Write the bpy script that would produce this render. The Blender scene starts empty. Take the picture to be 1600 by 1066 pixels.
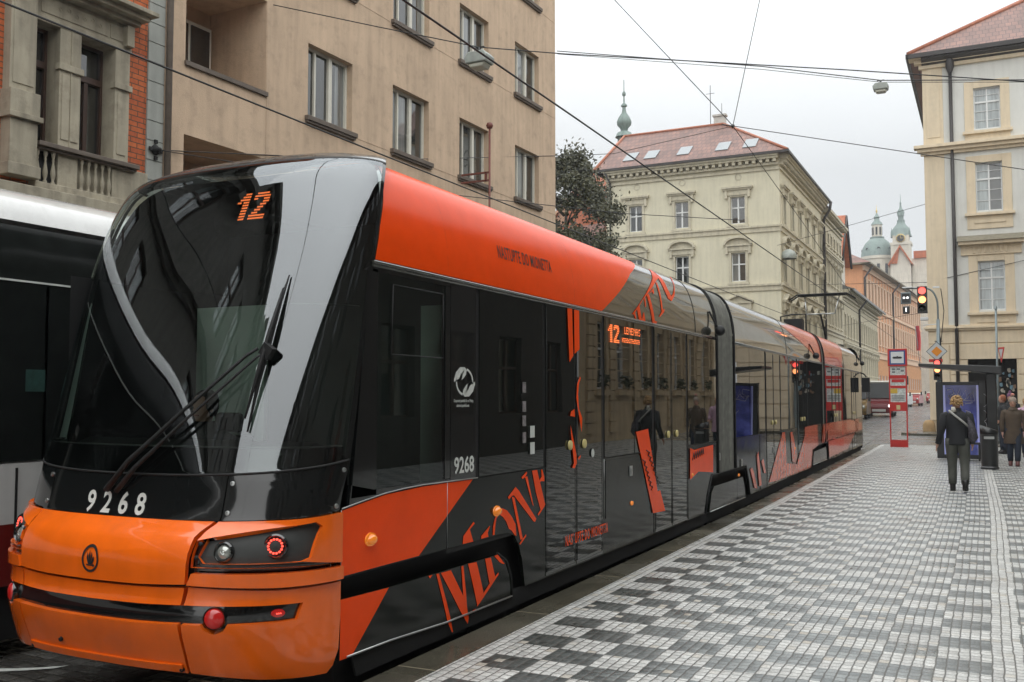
import bpy, bmesh, math, random
from mathutils import Matrix, Vector, geometry
R=math.radians; PI=math.pi
rnd=random.Random(7)
sc=bpy.context.scene
COL=sc.collection
# ------------------------------------------------------------------ materials
class NB:
    def __init__(s,mat):
        mat.use_nodes=True; s.t=mat.node_tree; s.t.nodes.clear()
        s.out=s.t.nodes.new('ShaderNodeOutputMaterial')
    def n(s,typ,**k):
        nd=s.t.nodes.new('ShaderNode'+typ)
        for a,v in k.items(): setattr(nd,a,v)
        return nd
    def link(s,a,b): s.t.links.new(a,b)
    def put(s,sock,v):
        if isinstance(v,bpy.types.NodeSocket): s.link(v,sock)
        elif v is not None:
            if isinstance(v,(tuple,list)) and len(v)==3 and sock.type=='RGBA': v=(*v,1)
            sock.default_value=v
    def m(s,op,a,b=None,c=None,clamp=False):
        nd=s.n('Math',operation=op,use_clamp=clamp)
        s.put(nd.inputs[0],a); s.put(nd.inputs[1],b)
        if c is not None: s.put(nd.inputs[2],c)
        return nd.outputs[0]
    def mix(s,f,a,b,mode='MIX'):
        nd=s.n('Mix',data_type='RGBA',blend_type=mode)
        s.put(nd.inputs[0],f); s.put(nd.inputs[6],a); s.put(nd.inputs[7],b)
        return nd.outputs[2]
    def xyz(s,v):
        nd=s.n('SeparateXYZ'); s.link(v,nd.inputs[0]); return nd.outputs
    def comb(s,x,y,z=0.0):
        nd=s.n('CombineXYZ'); s.put(nd.inputs[0],x); s.put(nd.inputs[1],y); s.put(nd.inputs[2],z); return nd.outputs[0]
    def noise(s,vec,scale,detail=3,rough=.55,col=False):
        nd=s.n('TexNoise'); 
        if vec is not None: s.link(vec,nd.inputs['Vector'])
        nd.inputs['Scale'].default_value=scale; nd.inputs['Detail'].default_value=detail; nd.inputs['Roughness'].default_value=rough
        return nd.outputs[1 if col else 0]
    def white(s,vec):
        nd=s.n('TexWhiteNoise',noise_dimensions='3D'); s.link(vec,nd.inputs['Vector']); return nd.outputs[0]
    def obj(s): return s.n('TexCoord').outputs['Object']
    def ramp(s,f,a,b,lo=0.,hi=1.):
        nd=s.n('MapRange'); s.put(nd.inputs[0],f); nd.inputs[1].default_value=a; nd.inputs[2].default_value=b
        nd.inputs[3].default_value=lo; nd.inputs[4].default_value=hi; return nd.outputs[0]
    def scale(s,v,k):
        nd=s.n('VectorMath',operation='MULTIPLY'); s.link(v,nd.inputs[0]); nd.inputs[1].default_value=k; return nd.outputs[0]
    def bump(s,h,strength=.3,dist=.01):
        nd=s.n('Bump'); nd.inputs['Strength'].default_value=strength; nd.inputs['Distance'].default_value=dist
        s.link(h,nd.inputs['Height']); return nd.outputs[0]
    def bsdf(s,col,rough=.5,metal=0.,normal=None,coat=0.,ior=1.5,emit=None,es=0.,spec=.5):
        b=s.n('BsdfPrincipled'); s.put(b.inputs['Base Color'],col); s.put(b.inputs['Roughness'],rough)
        s.put(b.inputs['Metallic'],metal); b.inputs['IOR'].default_value=ior
        b.inputs['Coat Weight'].default_value=coat; b.inputs['Coat Roughness'].default_value=.03
        b.inputs['Specular IOR Level'].default_value=spec
        if normal is not None: s.link(normal,b.inputs['Normal'])
        if emit is not None: s.put(b.inputs['Emission Color'],emit); b.inputs['Emission Strength'].default_value=es
        s.link(b.outputs[0],s.out.inputs[0]); return b
_mc={}
def PM(name,col,rough=.5,metal=0.,var=0.,vs=6.,bump=0.,bs=60.,coat=0.,ior=1.5,streak=0.,emit=None,es=0.,wave=0.,ws=1.5,spec=.5,rvar=0.,dirt=0.):
    """simple procedural material: noise colour variation, streaks, bump"""
    if name in _mc: return _mc[name]
    m=bpy.data.materials.new(name); nb=NB(m); o=nb.obj(); c=col; 
    if var:
        f=nb.noise(o,vs,5); f=nb.ramp(f,.3,.7,1-var,1+var*.6)
        c=nb.mix(1.,(*col,1),nb.comb(f,f,f),'MULTIPLY')
    if streak:
        v=nb.scale(o,(1,1,.08)); f=nb.noise(v,5,4); f=nb.ramp(f,.42,.68,1.,1-streak)
        c=nb.mix(1.,c,nb.comb(f,f,f),'MULTIPLY')
    if dirt:
        f=nb.noise(o,3.2,6,.7); f=nb.ramp(f,.5,.72,0,dirt); c=nb.mix(f,c,(.10,.08,.06,1))
    r=rough
    if rvar:
        f=nb.noise(o,4,4); r=nb.ramp(f,.3,.7,rough,rough+rvar)
    nrm=None
    if bump: nrm=nb.bump(nb.noise(o,bs,4,.6),bump,.01)
    if wave: nrm=nb.bump(nb.noise(o,ws,1,.4),wave,.05)
    nb.bsdf(c,r,metal,nrm,coat,ior,emit,es,spec)
    _mc[name]=m; return m
def glass(name,tint,ior,rough=.0,wave=0.,drops=0.):
    if name in _mc: return _mc[name]
    m=bpy.data.materials.new(name); nb=NB(m); o=nb.obj()
    tr=nb.n('BsdfTransparent'); tr.inputs[0].default_value=(*tint,1)
    gl=nb.n('BsdfGlossy'); gl.inputs['Roughness'].default_value=rough; gl.inputs[0].default_value=(.93,.97,1,1)
    fr=nb.n('Fresnel'); fr.inputs[0].default_value=ior
    if wave:
        nn=nb.bump(nb.noise(o,1.3,1,.3),wave,.05); nb.link(nn,gl.inputs['Normal'])
    mx=nb.n('MixShader'); nb.link(fr.outputs[0],mx.inputs[0]); nb.link(tr.outputs[0],mx.inputs[1]); nb.link(gl.outputs[0],mx.inputs[2])
    last=mx.outputs[0]
    if drops:
        v=nb.n('TexVoronoi'); v.inputs['Scale'].default_value=70; nb.link(o,v.inputs['Vector'])
        d=nb.m('LESS_THAN',v.outputs['Distance'],.22); w=nb.m('GREATER_THAN',nb.noise(o,2.3,4),.56)
        k=nb.m('MULTIPLY',nb.m('MULTIPLY',d,w),drops)
        df=nb.n('BsdfDiffuse'); df.inputs[0].default_value=(.5,.55,.55,1)
        m2=nb.n('MixShader'); nb.link(k,m2.inputs[0]); nb.link(last,m2.inputs[1]); nb.link(df.outputs[0],m2.inputs[2]); last=m2.outputs[0]
    nb.link(last,nb.out.inputs[0]); _mc[name]=m; return m
# ------------------------------------------------------------------ mesh builder
LM=None
SPLIT={'wheel','windscreen_pillar','bellows_frame','side_foil','skirt_trim','arch_trim','notice_sticker','downpipe','chimney','bolt','band_bolt','bumper_bolt','front_band','window_frame','bellows','hood_cover','vent','vent_surround','roof_foil','skylight','eyes','door_seal','door_foil','panel_joint','label_script','brand_lettering','rear_wall','window_reveals','roof_slope'}
class MB:
    def __init__(s,M=None):
        if M is None: M=LM
        s.v=[]; s.f=[]; s.mi=[]; s.M=M; s.cur=0; s.sm=[]; s.smooth=False
    def vert(s,p):
        p=Vector(p)
        if s.M is not None: p=s.M@p
        s.v.append(p); return len(s.v)-1
    def face(s,idx): s.f.append(idx); s.mi.append(s.cur); s.sm.append(s.smooth)
    def poly(s,pts): s.face([s.vert(p) for p in pts])
    def box(s,x0,x1,y0,y1,z0,z1):
        a=[s.vert(p) for p in ((x0,y0,z0),(x1,y0,z0),(x1,y1,z0),(x0,y1,z0),(x0,y0,z1),(x1,y0,z1),(x1,y1,z1),(x0,y1,z1))]
        for q in ((0,3,2,1),(4,5,6,7),(0,1,5,4),(1,2,6,5),(2,3,7,6),(3,0,4,7)): s.face([a[i] for i in q])
    def prism(s,pts,axis,a,b):
        """pts in the two other axes; axis 'x','y','z'"""
        def P(p,w): return {'x':(w,p[0],p[1]),'y':(p[0],w,p[1]),'z':(p[0],p[1],w)}[axis]
        A=[s.vert(P(p,a)) for p in pts]; B=[s.vert(P(p,b)) for p in pts]; n=len(pts)
        s.face(A[::-1]); s.face(B)
        for i in range(n): s.face([A[i],A[(i+1)%n],B[(i+1)%n],B[i]])
    def tube(s,path,r,n=8,caps=True):
        path=[Vector(p) for p in path]; rs=r if isinstance(r,(list,tuple)) else [r]*len(path); rings=[]
        up=None
        for i,p in enumerate(path):
            d=(path[min(i+1,len(path)-1)]-path[max(i-1,0)]).normalized()
            if up is None: up=Vector((0,0,1)) if abs(d.z)<.9 else Vector((1,0,0))
            a=d.cross(up).normalized(); b=a.cross(d).normalized(); up=b
            rr=rs[i]; rx,ry=(rr if isinstance(rr,(tuple,list)) else (rr,rr))
            rings.append([s.vert(p+a*rx*math.cos(2*PI*k/n)+b*ry*math.sin(2*PI*k/n)) for k in range(n)])
        sm=s.smooth; s.smooth=True
        for A,B in zip(rings,rings[1:]):
            for k in range(n): s.face([A[k],A[(k+1)%n],B[(k+1)%n],B[k]])
        s.smooth=sm
        if caps: s.face(rings[0][::-1]); s.face(rings[-1])
    def lathe(s,prof,c=(0,0,0),n=24,axis='z',a0=0,a1=2*PI):
        c=Vector(c); rings=[]; full=abs(a1-a0-2*PI)<1e-6; m=n if full else n+1
        for r,z in prof:
            ring=[]
            for k in range(m):
                a=a0+(a1-a0)*k/n; x,y=r*math.cos(a),r*math.sin(a)
                p={'z':(x,y,z),'x':(z,x,y),'y':(x,z,-y)}[axis]; ring.append(s.vert(c+Vector(p)))
            rings.append(ring)
        s_=s.smooth; s.smooth=True
        for A,B in zip(rings,rings[1:]):
            for k in range(m if full else m-1): s.face([A[k],A[(k+1)%m],B[(k+1)%m],B[k]])
        s.smooth=s_
    def loft(s,rings,n=14,caps=True):
        """rings: list of (centre,(rx,ry)) horizontal ellipses"""
        out=[]
        for c,(rx,ry) in rings:
            out.append([s.vert((c[0]+rx*math.cos(2*PI*k/n),c[1]+ry*math.sin(2*PI*k/n),c[2])) for k in range(n)])
        s_=s.smooth; s.smooth=True
        for A,B in zip(out,out[1:]):
            for k in range(n): s.face([A[k],A[(k+1)%n],B[(k+1)%n],B[k]])
        if caps: s.face(out[0][::-1]); s.face(out[-1])
        s.smooth=s_
    def grid(s,fn,us,vs,flip=False):
        idx=[[s.vert(fn(u,v)) for v in vs] for u in us]
        for i in range(len(us)-1):
            for j in range(len(vs)-1):
                q=[idx[i][j],idx[i+1][j],idx[i+1][j+1],idx[i][j+1]]
                s.face(q[::-1] if flip else q)
    def build(s,name,mats,parent=None,**k):
        if name in SPLIT and len(s.f)>1:
            par=list(range(len(s.v)))
            def find(a):
                while par[a]!=a: par[a]=par[par[a]]; a=par[a]
                return a
            if k.get('merge'):
                seen={}
                for i,v in enumerate(s.v):
                    q=(round(v[0],3),round(v[1],3),round(v[2],3))
                    if q in seen: par[find(i)]=find(seen[q])
                    else: seen[q]=i
            for f in s.f:
                for a in f[1:]: par[find(a)]=find(f[0])
            groups={}
            for i,f in enumerate(s.f): groups.setdefault(find(f[0]),[]).append(i)
            if len(groups)>1:
                o=None
                for g in groups.values():
                    m=MB(Matrix()); mp={}
                    for i in g:
                        idx=[]
                        for a in s.f[i]:
                            if a not in mp: mp[a]=len(m.v); m.v.append(s.v[a])
                            idx.append(mp[a])
                        m.f.append(idx); m.mi.append(s.mi[i]); m.sm.append(s.sm[i])
                    o=m.build1(name,mats,parent,**k)
                return o
        if name in ('wall','base_wall','window_reveals','roof') and not k.get('merge'): k['merge']=.001
        return s.build1(name,mats,parent,**k)
    def build1(s,name,mats,parent=None,merge=0.,sharp=None,bevel=0.,solid=0.,loc=None,recalc=True):
        me=bpy.data.meshes.new(name); me.from_pydata([tuple(v) for v in s.v],[],s.f)
        if not isinstance(mats,(list,tuple)): mats=[mats]
        for m in mats: me.materials.append(m)
        me.polygons.foreach_set('material_index',s.mi); me.polygons.foreach_set('use_smooth',s.sm)
        if merge or recalc:
            bm=bmesh.new(); bm.from_mesh(me)
            if merge: bmesh.ops.remove_doubles(bm,verts=bm.verts,dist=merge)
            if recalc: bmesh.ops.recalc_face_normals(bm,faces=bm.faces)
            bm.to_mesh(me); bm.free()
        if sharp is not None:
            me.polygons.foreach_set('use_smooth',[True]*len(me.polygons)); me.set_sharp_from_angle(angle=R(sharp))
        me.update()
        o=bpy.data.objects.new(name,me); COL.objects.link(o)
        if parent is not None: o.parent=parent
        if loc is not None: o.location=loc
        if solid:
            md=o.modifiers.new('s','SOLIDIFY'); md.thickness=solid; md.offset=-1
        if bevel:
            md=o.modifiers.new('b','BEVEL'); md.width=bevel; md.segments=2; md.limit_method='ANGLE'; md.angle_limit=R(40)
        return o
def tag(o,label=None,cat=None,group=None,kind=None):
    if label: o['label']=label
    if cat: o['category']=cat
    if group: o['group']=group
    if kind: o['kind']=kind
    return o
def thing(name,label,cat,loc=(0,0,0),rz=0.,group=None):
    o=bpy.data.objects.new(name,None); COL.objects.link(o); o.empty_display_size=.3
    o.location=loc; o.rotation_euler=(0,0,rz); return tag(o,label,cat,group)
def dup(o,parent=None,loc=None):
    c=o.copy(); COL.objects.link(c)
    if parent is not None: c.parent=parent
    if loc is not None: c.location=loc
    for ch in list(o.children): dup(ch,c)
    return c
def text_polys(body,size,sx=1.,bold=0.,align='LEFT',space=1.):
    cu=bpy.data.curves.new('t','FONT'); cu.body=body; cu.size=size; cu.offset=bold; cu.align_x=align; cu.resolution_u=3; cu.space_character=space
    ob=bpy.data.objects.new('t',cu); COL.objects.link(ob); bpy.context.view_layer.update()
    me=bpy.data.meshes.new_from_object(ob)
    vs=[(v.co.x*sx,v.co.y) for v in me.vertices]; fs=[list(p.vertices) for p in me.polygons]
    bpy.data.objects.remove(ob); bpy.data.curves.remove(cu); bpy.data.meshes.remove(me)
    return vs,fs
def text_mb(mb,body,size,fn,sx=1.,bold=0.,align='LEFT',space=1.):
    vs,fs=text_polys(body,size,sx,bold,align,space); idx=[mb.vert(fn(x,y)) for x,y in vs]
    for f in fs: mb.face([idx[i] for i in f])
# ------------------------------------------------------------------ tram surfaces
def itp(t,tab):
    if t<=tab[0][0]: return tab[0][1]
    for a,b in zip(tab,tab[1:]):
        if t<=b[0]: return a[1]+(b[1]-a[1])*(t-a[0])/(b[0]-a[0])
    return tab[-1][1]
def hitp(t,tab):
    n=len(tab)
    if t<=tab[0][0]: return tab[0][1]
    if t>=tab[-1][0]: return tab[-1][1]
    for i in range(n-1):
        if t<=tab[i+1][0]: break
    d=[(tab[k+1][1]-tab[k][1])/(tab[k+1][0]-tab[k][0]) for k in range(n-1)]
    def m(k):
        if k<=0: return d[0]
        if k>=n-1: return d[-1]
        if d[k-1]*d[k]<=0: return 0.
        h0=tab[k][0]-tab[k-1][0]; h1=tab[k+1][0]-tab[k][0]; return (h0+h1)*3/((2*h1+h0)/d[k-1]+(h1+2*h0)/d[k])
    h=tab[i+1][0]-tab[i][0]; u=(t-tab[i][0])/h; u2=u*u; u3=u2*u
    return (2*u3-3*u2+1)*tab[i][1]+(u3-2*u2+u)*h*m(i)+(-2*u3+3*u2)*tab[i+1][1]+(u3-u2)*h*m(i+1)
Y0T=[(.05,4.32),(.12,4.16),(.3,4.06),(.5,4.0),(.62,4.03),(.8,4.03),(.92,4.08),(1.0,4.2),(1.3,4.28),(2.0,4.50),(2.6,4.71),(3.1,4.91),(3.27,5.0),(3.36,5.09),(3.42,5.20),(3.455,5.36),(3.47,5.6)]
YCT=[(.05,4.74),(1.05,4.745),(1.35,4.84),(2.6,5.08),(3.1,5.24),(3.34,5.40),(3.47,5.8)]
RT=[(.05,.008),(.3,0),(2.6,0),(2.75,.004),(2.95,.03),(3.15,.09),(3.28,.17),(3.36,.28),(3.41,.42),(3.44,.6),(3.455,.85),(3.47,1.23)]
RTN=[(.05,.03),(.3,0),(2.6,0),(2.9,.015),(3.15,.05),(3.28,.09),(3.36,.15),(3.41,.24),(3.44,.40),(3.46,.78),(3.47,1.23)]
def nose(t,z):
    W=1.23-hitp(z,RTN); x=math.sin(PI/2*t); y0=hitp(z,Y0T); D=hitp(z,YCT)-y0
    g=1-max(0,1-abs(x)**2.9)**(1/2.2)
    return Vector((-4.74+W*x,y0+D*g,z))
def side(s,z):
    x=-3.51-hitp(z,RT)
    if s>14.2: x-=.0154*(s-14.2)
    return Vector((x,s,z-.0034*(s-5)))
def side_l(s,z):
    x=-5.97+hitp(z,RT)
    if s>14.2: x-=.0154*(s-14.2)
    return Vector((x,s,z-.0034*(s-5)))
def nrm_of(fn,a,z,sgn,e=.012):
    a=max(-.985,min(.985,a)) if fn is nose else a
    z=max(.07,min(3.455,z))
    n=(fn(a+e,z)-fn(a-e,z)).cross(fn(a,z+e)-fn(a,z-e))
    return n.normalized()*sgn
def outward(fn): return {nose:1,side:1,side_l:-1}[fn]
def clip(poly,k,lim,keep_less):
    out=[]; n=len(poly)
    for i in range(n):
        a,b=poly[i],poly[(i+1)%n]; ia=(a[k]<=lim) if keep_less else (a[k]>=lim); ib=(b[k]<=lim) if keep_less else (b[k]>=lim)
        if ia: out.append(a)
        if ia!=ib:
            t=(lim-a[k])/(b[k]-a[k]); p=[a[0]+(b[0]-a[0])*t,a[1]+(b[1]-a[1])*t]; p[k]=lim; out.append(tuple(p))
    return out
def draped(mb,pts,fn,off=0.,rim=0.,du=.05,dv=.05):
    """polygon given in surface coordinates laid on the curved surface, raised by off, with an edge of depth rim"""
    sg=outward(fn); cache={}
    def P(a,z,o):
        k=(round(a,5),round(z,5),o)
        if k not in cache:
            p=fn(a,z)
            if o: p=p+nrm_of(fn,a,z,sg)*o
            cache[k]=mb.vert(p)
        return cache[k]
    tris=geometry.tessellate_polygon([[Vector((p[0],p[1],0)) for p in pts]])
    for tr in tris:
        T=[tuple(pts[i]) for i in tr]
        u0=min(p[0] for p in T); u1=max(p[0] for p in T)
        i0=math.floor(u0/du+1e-7); i1=math.ceil(u1/du-1e-7)
        for i in range(i0,max(i1,i0+1)):
            S=clip(clip(T,0,i*du,False),0,(i+1)*du,True)
            if len(S)<3: continue
            v0=min(p[1] for p in S); v1=max(p[1] for p in S)
            j0=math.floor(v0/dv+1e-7); j1=math.ceil(v1/dv-1e-7)
            for j in range(j0,max(j1,j0+1)):
                Q=clip(clip(S,1,j*dv,False),1,(j+1)*dv,True)
                if len(Q)<3: continue
                idx=[]
                for p in Q:
                    q=P(p[0],p[1],off)
                    if q not in idx: idx.append(q)
                if len(idx)>2:
                    a,b,c=mb.v[idx[0]],mb.v[idx[1]],mb.v[idx[2]]; cu=sum(p[0] for p in Q)/len(Q); cv=sum(p[1] for p in Q)/len(Q)
                    ng=(b-a).cross(c-a)
                    if len(idx)>3: ng=ng+(mb.v[idx[2]]-a).cross(mb.v[idx[3]]-a)
                    nr=nrm_of(fn,cu,cv,sg)
                    if mb.M is not None: nr=mb.M.to_3x3()@nr
                    mb.face(idx if ng.dot(nr)>0 else idx[::-1])
    if rim:
        n=len(pts)
        for i in range(n):
            a,b=pts[i],pts[(i+1)%n]; L=max(abs(b[0]-a[0])/du,abs(b[1]-a[1])/dv); k=max(1,int(L)+1)
            for q in range(k):
                p0=(a[0]+(b[0]-a[0])*q/k,a[1]+(b[1]-a[1])*q/k); p1=(a[0]+(b[0]-a[0])*(q+1)/k,a[1]+(b[1]-a[1])*(q+1)/k)
                mb.face([P(*p0,off-.0007),P(*p1,off-.0007),P(*p1,off-rim),P(*p0,off-rim)])
def drape_obj(name,polys,fn,mat,parent,off,rim=0.,du=.05,dv=.05,sharp=35,M=None):
    mb=MB(M)
    for p in polys: draped(mb,p,fn,off,rim,du,dv)
    return mb.build(name,mat,parent,merge=.0004,sharp=sharp,recalc=False)
LET={'up':[[(6.255,0.717),(6.41,0.804),(6.431,0.789),(6.354,0.754),(6.408,0.657),(6.246,0.659)],[(6.534,0.682),(6.674,0.744),(6.675,0.735),(6.641,0.694),(6.653,0.662),(6.534,0.66)],[(6.725,0.663),(6.729,0.729),(6.756,0.788),(6.809,0.838),(6.889,0.857),(6.971,0.832),(7.055,0.776),(7.128,0.703),(7.145,0.605),(7.116,0.614),(7.059,0.658),(7.007,0.68),(6.959,0.744),(6.9,0.787),(6.83,0.816),(6.786,0.784),(6.767,0.725),(6.756,0.664)],[(7.128,1.007),(7.189,0.973),(7.532,0.702),(7.504,0.677),(7.471,0.689),(7.099,0.94),(7.066,0.94),(7.007,0.915),(6.988,0.936)],[(7.059,0.933),(7.108,0.92),(7.265,0.568),(7.221,0.563)],[(7.328,0.598),(7.328,0.579),(7.221,0.524),(7.196,0.534)],[(7.309,1.076),(7.355,1.077),(7.479,0.814),(7.454,0.833)],[(7.24,1.077),(7.342,1.118),(7.349,1.103),(7.309,1.072),(7.257,1.062)],[(7.447,1.118),(7.549,1.118),(7.633,0.963),(7.715,0.807),(7.702,0.792),(7.578,0.725),(7.561,0.738),(7.62,0.771),(7.524,0.928)],[(7.654,1.116),(7.698,1.05),(7.698,1.01),(7.633,1.015),(7.593,1.001),(7.606,1.034),(7.643,1.054),(7.635,1.114)]],'low':[[(5.755,0.507),(5.811,0.506),(5.778,0.486)],[(5.862,0.504),(5.899,0.501),(6.059,0.179),(6.114,0.05),(6.099,0.05),(6.025,0.144),(6.002,0.197)],[(5.925,0.501),(6.067,0.498),(6.248,0.283),(6.314,0.178),(6.343,0.105),(6.332,0.062),(6.274,0.118),(6.21,0.18)],[(6.219,0.502),(6.251,0.502),(6.314,0.178),(6.249,0.28)],[(6.32,0.505),(6.454,0.498),(6.567,0.251),(6.492,0.175),(6.467,0.18)],[(6.591,0.502),(6.685,0.497),(6.756,0.341),(6.672,0.303),(6.66,0.309)],[(6.813,0.363),(6.817,0.347),(6.496,0.174),(6.465,0.162),(6.471,0.192),(6.572,0.25),(6.672,0.307)],[(6.742,0.501),(6.805,0.504),(6.923,0.413),(6.895,0.416),(6.836,0.439)],[(6.397,0.146),(6.448,0.152),(6.427,0.124)]],'roof':[[(10.049,2.667),(11.1,3.19),(11.33,3.34),(11.515,3.259),(11.193,3.162),(10.449,2.858),(10.086,2.66)],[(10.086,2.674),(10.145,2.693),(10.183,2.616),(10.151,2.614)],[(10.204,2.75),(10.303,2.782),(10.374,2.611),(10.271,2.613)],[(10.514,2.874),(10.554,2.897),(10.542,2.789),(10.514,2.776)],[(10.357,2.61),(10.451,2.722),(10.5,2.611)],[(10.62,2.93),(10.72,2.955),(10.845,2.646),(10.941,2.643),(10.876,2.609),(10.752,2.619)],[(10.72,2.955),(10.96,3.048),(10.941,2.985),(10.895,2.97),(10.88,3.0)],[(11.147,3.151),(11.207,3.137),(11.182,2.803),(11.266,2.825),(11.224,2.781),(11.044,2.705),(11.019,2.714),(11.122,2.777)],[(11.36,3.33),(11.548,3.241),(11.59,3.093),(11.653,3.014),(11.797,3.071),(11.979,3.19),(12.064,3.267),(12.2,3.33),(12.3,3.34),(12.112,3.272),(11.976,3.167),(11.813,3.04),(11.62,2.949),(11.48,2.97),(11.42,3.07),(11.382,3.199)]],'door':[[(8.194,2.57),(8.311,2.575),(8.334,2.134),(8.242,2.069)],[(8.355,2.57),(8.481,2.572),(8.488,2.201),(8.364,2.153)],[(8.496,1.943),(8.427,1.873),(8.404,1.737),(8.469,1.566),(8.534,1.41),(8.55,1.547),(8.471,1.634),(8.448,1.771),(8.473,1.874),(8.519,1.926)],[(8.252,1.569),(8.273,1.611),(8.359,1.635),(8.372,1.559),(8.301,1.568)],[(8.263,1.485),(8.399,1.211),(8.412,1.126),(8.355,1.079),(8.297,1.091),(8.341,1.13),(8.271,1.401)],[(8.443,1.175),(8.511,1.197),(8.502,1.172),(8.456,1.149)]],'pan':[[(10.118,1.366),(10.538,1.389),(10.872,0.65),(10.97,0.656),(11.161,0.397),(10.698,0.416)]],'sq':[[(12.252,1.093),(12.432,1.06),(13.412,1.086),(13.395,0.702),(12.637,0.762),(12.237,0.681)]],'r':[[(15.842,0.584),(16.0,0.606),(16.151,0.498),(16.391,0.227),(16.159,0.259)],[(16.388,0.769),(16.506,0.841),(16.604,0.69),(16.772,0.252),(16.548,0.247)],[(16.772,0.658),(16.949,0.694),(17.17,0.428),(16.993,0.44)],[(17.432,0.245),(18.857,1.091),(19.15,1.082),(19.272,0.474),(18.218,0.22)],[(18.218,0.22),(19.272,0.474),(20.484,0.388),(21.594,0.949),(21.612,1.12),(23.501,1.132),(23.553,0.635),(22.707,0.582),(22.448,0.196)],[(19.749,1.063),(20.031,1.068),(20.501,0.55),(20.327,0.425),(19.927,0.474)],[(24.393,1.111),(25.597,1.117),(24.568,0.655),(24.224,0.669)],[(31.587,1.084),(32.759,1.104),(32.486,0.689),(31.715,0.691)]]}
# ------------------------------------------------------------------ tram materials
M_of=PM('orange_paint',(.92,.147,.006),.24,coat=.65,var=.08,vs=3,bump=.02,bs=90,streak=.10,dirt=.10,spec=.4)
M_os=PM('red_orange_foil',(.92,.072,.002),.24,coat=.0,var=.06,vs=5,bump=.04,bs=220,wave=.06,ws=1.2,spec=.17,ior=1.45)
M_tw=PM('dull_dark_tram_glass',(.010,.012,.011),.12,spec=.18,var=.3)
M_o2=PM('worn_orange_foil',(.78,.075,.008),.16,coat=.25,ior=1.5,wave=.08,ws=1.,var=.25)
M_bk=PM('black_gloss_paint',(.008,.009,.009),.06,coat=.6,ior=1.6,wave=.10,ws=1.3,rvar=.05)
M_bp=PM('dark_panel_paint',(.008,.0095,.0075),.10,coat=.0,ior=1.45,spec=.28,wave=.08,ws=1.1,rvar=.08)
M_rf=PM('grey_green_roof_paint',(.045,.046,.036),.13,coat=1.,ior=1.7,wave=.14,ws=1.0,rvar=.08)
M_mb=PM('black_rubber',(.009,.009,.009),.7,var=.3)
M_sg=PM('tinted_side_glass',(.005,.0065,.0055),.015,ior=1.7,wave=.05,ws=.9,spec=.42)
M_ws=glass('windscreen_glass',(.64,.72,.68),2.3,.0,wave=.0,drops=.10)
M_cg=glass('cab_side_glass',(.55,.65,.60),1.7,.0,wave=.0)
M_wh=PM('white_marking',(.62,.64,.60),.45,var=.12)
M_si=PM('aluminium_trim',(.42,.43,.42),.3,metal=.8,var=.2)
M_gr=PM('grey_rubber_bellows',(.20,.20,.175),.55,var=.25,vs=9,streak=.3,bump=.1)
M_led=PM('lit_orange_led',(.3,.05,.01),.5,emit=(1,.20,.05),es=1.5)
M_redl=PM('red_lamp_lens',(.42,.012,.012),.12,coat=1.,emit=(.6,.02,.01),es=.12)
M_redlit=PM('lit_red_led',(.5,.02,.02),.3,emit=(1,.08,.05),es=2.4)
M_amb=PM('amber_lamp_lens',(.75,.20,.01),.15,coat=1.,emit=(1,.3,.02),es=.25)
M_chr=PM('lamp_reflector',(.75,.78,.74),.12,metal=1.)
M_lens=PM('clear_lamp_lens',(.45,.47,.43),.06,coat=1.,metal=.5)
M_int=PM('dark_interior_trim',(.03,.032,.03),.7,var=.2)
M_intg=PM('grey_green_partition',(.40,.47,.41),.5,var=.12,vs=3,emit=(.4,.5,.42),es=.0)
M_und=PM('dark_underframe',(.006,.006,.006),.8)
M_btn=PM('yellow_door_button',(.62,.52,.22),.35)
# ------------------------------------------------------------------ tram 
tram=thing('tram','long orange and black low-floor tram number 9268 on line 12 standing at the platform','tram',(0,0,0))
def arr(a,b,n): return [a+(b-a)*i/n for i in range(n+1)]
# base shell
def nose_off(o): 
    return lambda t,z: nose(t,z)+(nrm_of(nose,t,z,1)*o if o else Vector())
def shell(fnM,par,z0,z1,mat,name,off=-.02,nz=40):
    mb=MB(fnM); mb.grid(nose_off(off),arr(-1,1,48),arr(z0,z1,nz)); return mb.build(name,mat,par,sharp=50)
zb=lambda t:1.018+.045*t*t          # lower edge of black band
zw=lambda t:1.272+.09*t*t           # lower edge of windscreen
def band(lo,hi,t0,t1,n=24):
    ts=arr(t0,t1,n); return [(t,lo(t)) for t in ts]+[(t,hi(t)) for t in ts[::-1]]
shell(None,tram,.13,1.30,M_bk,'nose_frame',-.035,30)
bd=drape_obj('front_band',[band(zb,lambda t:zw(t)-.006,-.405,.405),band(zb,lambda t:zw(t)-.006,.41,1.),band(zb,lambda t:zw(t)-.006,-1.,-.41)],nose,M_bk,tram,.0,.02)
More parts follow.
